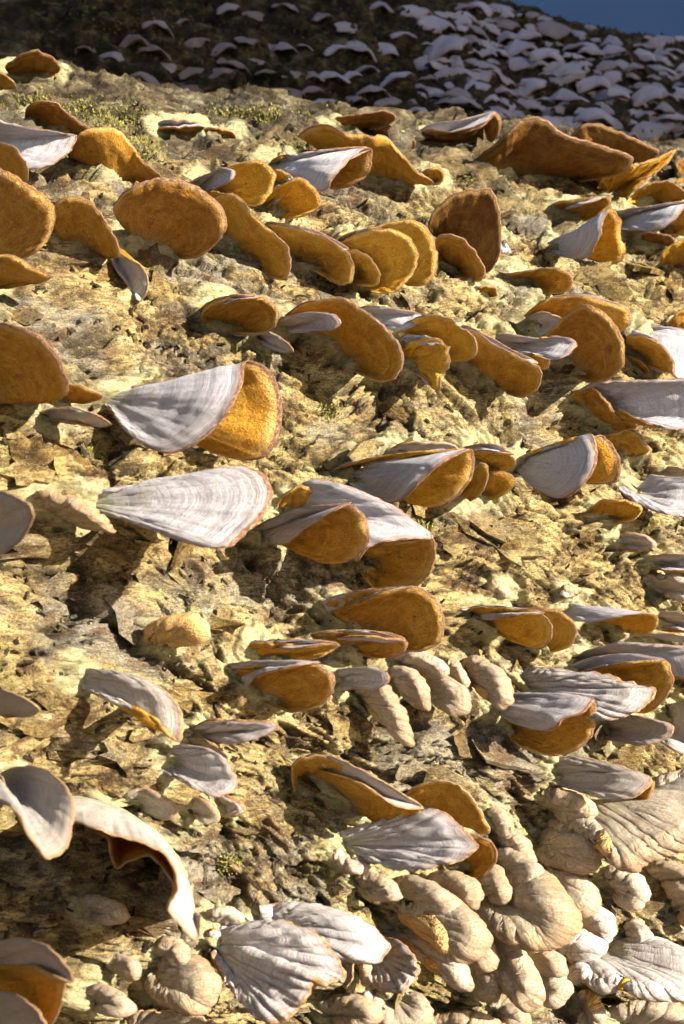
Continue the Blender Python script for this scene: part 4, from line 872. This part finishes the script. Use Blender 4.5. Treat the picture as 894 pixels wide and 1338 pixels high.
def small_label(x, y, w, brown):
    size = 'tiny' if w < 27 else 'small' if w < 36 else 'mid-sized' if w < 48 else 'broad'
    col = 'lilac' if brown < .22 else 'mauve brown' if brown < .6 else 'dark brown'
    top = max(0, (x - 620) * .19); low = 95 + x * .10
    k = (y - top) / (low - top)
    v = 'topmost row' if k < .14 and x > 600 else 'upper rows' if k < .38 else 'middle rows' if k < .66 else 'lowest rows'
    h = ('at far left' if x < 210 else 'left of centre' if x < 350 else 'above the white cone' if x < 470 else 'near the centre' if x < 570 else
         'above the brown cone' if x < 660 else 'above the brown wing' if x < 770 else 'towards the right' if x < 840 else 'at the right edge')
    return f'{size} {col} bracket behind, {h}, {v}'
MADE = []
def small(x, y, w, label, group, brown=0., tilt=None, k=None):
    """x, y: middle of the cap's front edge, w: width, in photograph pixels"""
    global NS
    h = hit(x, y, B2)
    if h is None: return
    d, p, n = h
    if n.dot(-p) < 0: n = -n
    fx = T2.a.copy()
    o = bpy.data.objects.new('small_bracket_fungus', SMALL[rs.randrange(14) if k is None else k]); COL.objects.link(o)
    s = w * d / FPX
    outv = T2.f.copy()
    tl = R_(tilt if tilt is not None else rs.uniform(26, 44))
    rot = Matrix((fx, -outv, Vector((0, 0, 1)))).transposed().to_4x4()
    o.matrix_world = Matrix.Translation(p + n * (s * .02)) @ rot @ Matrix.Rotation(tl, 4, 'X') @ Matrix.Rotation(R_(rs.uniform(-22, 22)), 4, 'Z') @ Matrix.Rotation(R_(rs.uniform(-12, 12)), 4, 'Y') @ Matrix.Diagonal((s, s * rs.uniform(.55, .95), s * rs.uniform(.9, 1.5), 1))
    o['brown'] = float(brown)
    tag(o, small_label(x, y, w, brown), 'fungus', group); NS += 1; MADE.append((x, o))
GD = 'dense lilac brackets on the shaded trunk'
GB = 'sparse dark brackets on the shaded trunk'
LD = 'small lilac grey bracket in the dense overlapping colony on the shaded trunk at upper right'
LL = 'broad lilac grey bracket, one of the larger caps in the dense colony at upper right'
LB = 'small dusky purple-brown bracket scattered on the dark shaded trunk at upper left'
# larger caps read off the photograph
for x, y, w in [(585,56,58),(632,58,62),(596,82,40),(688,84,60),(722,72,52),(760,84,56),(610,66,36),(560,30,40),(600,25,52),(470,60,46),(505,62,56),
                (575,88,40),(586,95,44),(610,108,34),(600,125,54),(560,80,40),(655,108,30),(664,122,36),(690,110,56),(720,104,50),(745,92,60),
                (815,85,44),(850,118,46),(770,148,66),(810,120,50),(880,150,46),(835,150,50),(700,135,40),(642,92,50),(680,60,52),
                (450,105,44),(462,98,40),(770,62,52),(800,66,46),(840,72,56),(860,92,50),(740,122,46),(785,108,60),(865,72,44),(645,36,50),
                (640,150,54),(672,152,58),(720,160,50),(860,160,52),(885,120,44),(560,120,44),(650,12,46),(625,8,40)]:
    small(x, y, w, LL, GD)
for x, y, w in [(176,52,46),(197,63,42),(150,72,42),(208,32,36),(112,62,30),(258,53,32),(292,60,40),(322,52,34),(372,60,36),(398,60,26),(352,60,30),
                (286,95,42),(310,84,40),(340,82,42),(252,92,38),(216,86,34),(322,124,62),(366,122,66),(408,118,38),(424,134,36),(400,144,40),(352,94,32),(382,96,32),(405,98,40),(430,98,44),
                (378,10,36),(420,22,36),(300,8,30),(330,18,28),(240,28,26),(436,62,36),(190,104,70),(250,118,60),(460,130,40),(490,116,40),(455,34,36),(500,8,40),(530,46,40),(520,100,44),(545,14,44),(482,90,40),(510,132,40)]:
    small(x, y, w, LB, GB, brown=rs.uniform(.35, .95) if x < 420 else rs.uniform(0, .5), tilt=rs.uniform(18, 38))
# the filling of the colony, in slanting rows
row = 0
y = -8
while y < 200:
    x = 548 + rs.uniform(0, 25) - y * .1
    rt = rs.uniform(28, 42)
    while x < 905:
        yy = y + (x - 700) * .10 + 4 * math.sin(x * .03 + y) + rs.uniform(-2.5, 2.5)
        ww = rs.choice([18, 22, 28, 34, 42, 48])
        top = 0 if x < 640 else (x - 620) * .19
        if yy > top + 3 and rs.random() < (.95 if x > 600 else .7):
            small(x, yy, ww, LD, GD, brown=rs.choice([0, .05, .1, .3, .5]), tilt=rt + rs.uniform(-5, 5))
        x += ww * rs.uniform(.66, .9)
    y += 13.2; row += 1
by = {}
for x, o in MADE: by.setdefault(o['label'], []).append((x, o))
ORD = 'first second third fourth fifth sixth seventh eighth ninth tenth eleventh twelfth'.split()
CNT = 'one two three four five six seven eight nine ten eleven twelve'.split()
for lab, l in by.items():
    l.sort(key=lambda t: t[0])
    if 1 < len(l) <= 12:
        for i, (x, o) in enumerate(l): o['label'] = f'{lab}, {ORD[i]} of {CNT[len(l) - 1]} from left'
print('small fungi', NS)

# ------------------------------------------------------------------ loose bark flakes on the sunlit trunk
def flake_mesh(k):
    r = np.random.RandomState(300 + k)
    n = 13
    a = np.sort(np.linspace(0, 2 * np.pi, n, endpoint=False) + r.uniform(-.22, .22, n))
    rad = r.uniform(.26, .58, n)
    el = r.uniform(1.2, 2.6)
    x, y = np.cos(a) * rad * el, np.sin(a) * rad
    bend = lambda x, y: .16 * x * x - .10 * y * y + .08 * np.sin(3 * x + k)
    z = bend(x, y)
    xi, yi = x * .55, y * .55
    zi = bend(xi, yi) + .07 + r.uniform(-.03, .03, n)
    V = [(0, 0, .09)] + [tuple(v) for v in np.stack([xi, yi, zi], 1)] + [tuple(v) for v in np.stack([x, y, z + .03], 1)] + [tuple(v) for v in np.stack([x * .9, y * .9, z - .12], 1)]
    fs = []
    for i in range(n):
        j = (i + 1) % n
        fs += [(0, 1 + i, 1 + j), (1 + i, 1 + n + i, 1 + n + j), (1 + i, 1 + n + j, 1 + j),
               (1 + n + i, 1 + 2 * n + i, 1 + 2 * n + j), (1 + n + i, 1 + 2 * n + j, 1 + n + j)]
    me = mesh_np('bark_flake', np.array(V), np.array(fs), False)
    me.materials.append(BARK_FLAKE)
    return me
FLK = [flake_mesh(k) for k in range(16)]
rf = random.Random(4)
nfl = 0
while nfl < 290:
    x, y = rf.uniform(-10, 900), rf.uniform(150, 1335)
    w = rf.choice([20, 24, 30, 36, 46, 58]) * rf.uniform(.8, 1.2)
    if fbm(np.array([x / 130.]), np.array([y / 130.]), 2, 77)[0] < -.25: continue
    h = hit(x, y)
    if h is None or h[0] > .9: continue
    d, p, n = h
    if n.dot(-p) < 0: n = -n
    s = w * d / FPX
    t = (T1.a * math.cos(R_(-30)) + T1.a.cross(n) * -math.sin(R_(-30)))
    ang = R_(rf.gauss(28, 22))
    ax = (T1.a - n * T1.a.dot(n)).normalized(); ay = n.cross(ax)
    X = ax * math.cos(ang) - ay * math.sin(ang); Y = n.cross(X)
    o = bpy.data.objects.new('bark_flake', FLK[rf.randrange(16)]); COL.objects.link(o)
    M = Matrix((X, Y, n)).transposed().to_4x4()
    o.parent = trunk1
    o.matrix_world = Matrix.Translation(p + n * .0016) @ M @ Matrix.Rotation(R_(rf.uniform(-16, 16)), 4, 'X') @ Matrix.Rotation(R_(rf.uniform(-12, 12)), 4, 'Y') @ Matrix.Diagonal((s, s, s * rf.uniform(.6, 1.1), 1))
    nfl += 1

# ------------------------------------------------------------------ crust and swollen bark round every attachment
nv_ = len(bark1.data.vertices)
_co = np.empty(nv_ * 3, np.float32); bark1.data.vertices.foreach_get('co', _co); _co = _co.reshape(-1, 3)
_cr = np.zeros(nv_, np.float32)
_idx = np.where((np.abs(_co[:, 0]) < .6) & (_co[:, 1] < 1.0))[0]
_sub = _co[_idx]; _best = np.full(len(_idx), 1e9, np.float32)
for q in ROOTS:
    q = np.asarray(q, np.float32)
    w_ = np.where(np.abs(_sub[:, 0] - q[0]) < .026)[0]
    dd = ((_sub[w_] - q) ** 2).sum(1)
    _best[w_] = np.minimum(_best[w_], dd)
_c = np.exp(-_best / .0082 ** 2)
_cr[_idx] = _c
_ctr = np.array(T1.C); _ax = np.array(T1.a)
_rad = _sub - _ctr; _rad -= (_rad @ _ax)[:, None] * _ax; _rad /= np.linalg.norm(_rad, axis=1, keepdims=True)
_co[_idx] = _sub + _rad * (_c * .0042)[:, None]
bark1.data.vertices.foreach_set('co', _co.ravel())
bark1.data.attributes.new('crust', 'FLOAT', 'POINT').data.foreach_set('value', _cr)
bark1.data.update()

# ------------------------------------------------------------------ moss on the crest and on the shaded trunk
MS, nt, bs, out = newmat('moss')
L(nt, ramp(nt, noise(nt, N(nt, 'ShaderNodeNewGeometry').outputs['Position'], 300, 3, .6), [(.35, (.07, .065, .015)), (.65, (.26, .24, .05))]), bs.inputs['Base Color'])
bs.inputs['Roughness'].default_value = .9
def moss(name, spots, B, label, rs_):
    V, Fc = [], []
    for (mx, my, sx_, sy_, n_) in spots:
        for _ in range(n_):
            h = hit(rs_.gauss(mx, sx_), rs_.gauss(my, sy_), B)
            if h is None: continue
            d, p, n = h
            if n.dot(-p) < 0: n = -n
            for _k in range(3):
                q = p + Vector([rs_.gauss(0, .0008) for _ in range(3)])
                up = (n + Vector([rs_.gauss(0, .5) for _ in range(3)]) + Vector((0, 0, .4))).normalized() * rs_.uniform(.0007, .0018)
                sd = up.cross(Vector([rs_.gauss(0, 1) for _ in range(3)])).normalized() * .0003
                k0 = len(V); V += [tuple(q - sd), tuple(q + sd), tuple(q + up * .6 + sd * .8), tuple(q + up)]
                Fc += [(k0, k0 + 1, k0 + 2), (k0, k0 + 2, k0 + 3)]
    o = obj(name, mesh_np(name, np.array(V), np.array(Fc), False), MS)
    tag(o, label, 'moss', kind='stuff'); return o
moss('moss', [(150, 160, 30, 10, 420), (110, 140, 20, 6, 120), (195, 185, 14, 18, 260), (180, 200, 12, 8, 90), (420, 200, 20, 8, 200), (40, 130, 20, 6, 200),
              (120, 595, 8, 5, 120), (300, 1130, 6, 5, 90), (428, 540, 6, 5, 90), (330, 150, 40, 6, 300), (620, 230, 25, 6, 200), (560, 690, 10, 8, 60)], B1,
     'yellow-green moss tufts in the bark creases along the crest of the sunlit trunk', random.Random(3))
moss('moss', [(270, 55, 60, 14, 160), (640, 25, 30, 10, 200), (170, 20, 60, 20, 120), (480, 60, 40, 20, 120), (740, 40, 60, 8, 120)], B2,
     'dull green moss on the dark shaded trunk among the small fungi', random.Random(8))

# ------------------------------------------------------------------ crumbs of bark caught on the rough surface
rc = random.Random(12); V, Fc = [], []
for _ in range(2600):
    h = hit(rc.uniform(-20, 915), rc.uniform(150, 1340))
    if h is None or h[0] > .85: continue
    d, p, n = h
    if n.dot(-p) < 0: n = -n
    a = Vector([rc.gauss(0, 1) for _ in range(3)]).normalized(); b = n.cross(a).normalized(); c = a.cross(b).normalized()
    l_, w_, t_ = rc.uniform(.0005, .0022), rc.uniform(.0003, .0009), rc.uniform(.0001, .0004)
    q = p + n * .0009; k0 = len(V)
    for sx_, sy_, sz_ in ((-1, -.6, -1), (1, -1, -1), (.8, 1, -1), (-1, .7, -1), (-.8, -.7, 1), (.7, -.8, 1), (1, .6, 1), (-.7, 1, 1)):
        V.append(tuple(q + a * (l_ * sx_) + b * (w_ * sy_) + c * (t_ * sz_)))
    Fc += [tuple(k0 + i for i in f) for f in ((0, 3, 2, 1), (4, 5, 6, 7), (0, 1, 5, 4), (1, 2, 6, 5), (2, 3, 7, 6), (3, 0, 4, 7))]
tag(obj('bark_crumbs', mesh_np('bark_crumbs', np.array(V), np.array(Fc), False), BARK_DARK), 'dark crumbs and splinters of bark caught on the sunlit trunk', 'debris', kind='stuff')

# ------------------------------------------------------------------ surroundings
GM, nt, bs, out = newmat('leaf_litter')
co = N(nt, 'ShaderNodeTexCoord').outputs['Object']
L(nt, ramp(nt, noise(nt, co, 8, 8, .7), [(.35, (.03, .02, .012)), (.5, (.09, .055, .03)), (.65, (.16, .11, .06))]), bs.inputs['Base Color'])
bs.inputs['Roughness'].default_value = .9
gx = np.concatenate([-np.geomspace(900, .6, 26), np.linspace(-.4, .4, 9), np.geomspace(.6, 900, 26)])
GX, GY = np.meshgrid(gx, gx, indexing='ij')
rr = np.hypot(GX, GY)
GZ = -.42 + .03 * fbm(GX * .8, GY * .8, 3, 9) * np.minimum(rr / 3, 1) - .0 * rr
me = mesh_np('ground', np.stack([GX, GY, GZ], -1).reshape(-1, 3), grid_faces(len(gx), len(gx)))
if me.polygons[0].normal.z < 0: me.flip_normals()
tag(obj('ground', me, GM), kind='structure')

# distant wooded slope, blue with distance and shade
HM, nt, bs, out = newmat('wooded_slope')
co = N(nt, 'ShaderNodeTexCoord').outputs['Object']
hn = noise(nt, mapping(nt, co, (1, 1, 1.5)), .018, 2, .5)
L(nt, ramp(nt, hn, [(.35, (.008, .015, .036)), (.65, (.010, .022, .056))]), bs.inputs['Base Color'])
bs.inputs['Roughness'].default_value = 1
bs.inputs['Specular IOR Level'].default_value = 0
th = np.linspace(R_(-80), R_(80), 120); kk = np.linspace(0, 1, 26)
TH, KK = np.meshgrid(th, kk, indexing='ij')
rad_ = 120 + KK * 120 + 2 * fbm(TH * 5, KK * 3, 2, 4)
HZ = -.6 + 130 * KK ** .9 + 2 * fbm(TH * 7, KK * 3, 2, 8) * KK
me = mesh_np('hills', np.stack([np.sin(TH) * rad_, np.cos(TH) * rad_, HZ], -1).reshape(-1, 3), grid_faces(120, 26))
tag(obj('hills', me, HM), kind='structure')

# unseen trunk added overhead off to the right to shade the trunk behind
def standing_tree(loc, r0, h, label, seed, lean=(0, 0)):
    r = np.random.RandomState(seed)
    e = empty('standing_tree', loc)
    nu, nv = 26, 30
    a = np.linspace(0, 2 * np.pi, nu); z = np.linspace(0, h, nv)
    A, Z = np.meshgrid(a, z, indexing='ij')
    rad = r0 * (1 - .6 * Z / h) * (1 + .25 * np.exp(-Z * 2)) * (1 + .06 * np.sin(A * 5 + Z * 2) )
    P = np.stack([loc[0] + lean[0] * Z + np.cos(A) * rad, loc[1] + lean[1] * Z + np.sin(A) * rad, loc[2] + Z], -1)
    me = mesh_np('trunk', P.reshape(-1, 3), grid_faces(nu, nv))
    o = obj('trunk', me, BARK_DARK, e)
    if me.polygons[0].normal.dot(Vector((math.cos(.1), math.sin(.1), 0))) < 0: me.flip_normals()
    tag(e, label, 'tree')
    return e

_L, _a = sdir, T1.a
_e = _a.cross(_L).normalized()
if _e.dot(Vector((0, .25, .1))) < 0: _e = -_e
_mid = Vector((0.0, .82, .262)) + _L * 2.5 + _e * .46
over = Trunk(.45, 0, 22, 0, 0, 900); over.C = _mid  # added out-of-view trunk, placed only to block the sun from the rear trunk
P3, cr3 = over.build(np.linspace(-4.2, 3.2, 160), np.linspace(-180, 180, 90), 2.0)
trunk_obj('added_shade_trunk', P3, cr3, BARK_DARK, 'added thick trunk overhead out of view, placed to shade the trunk behind')
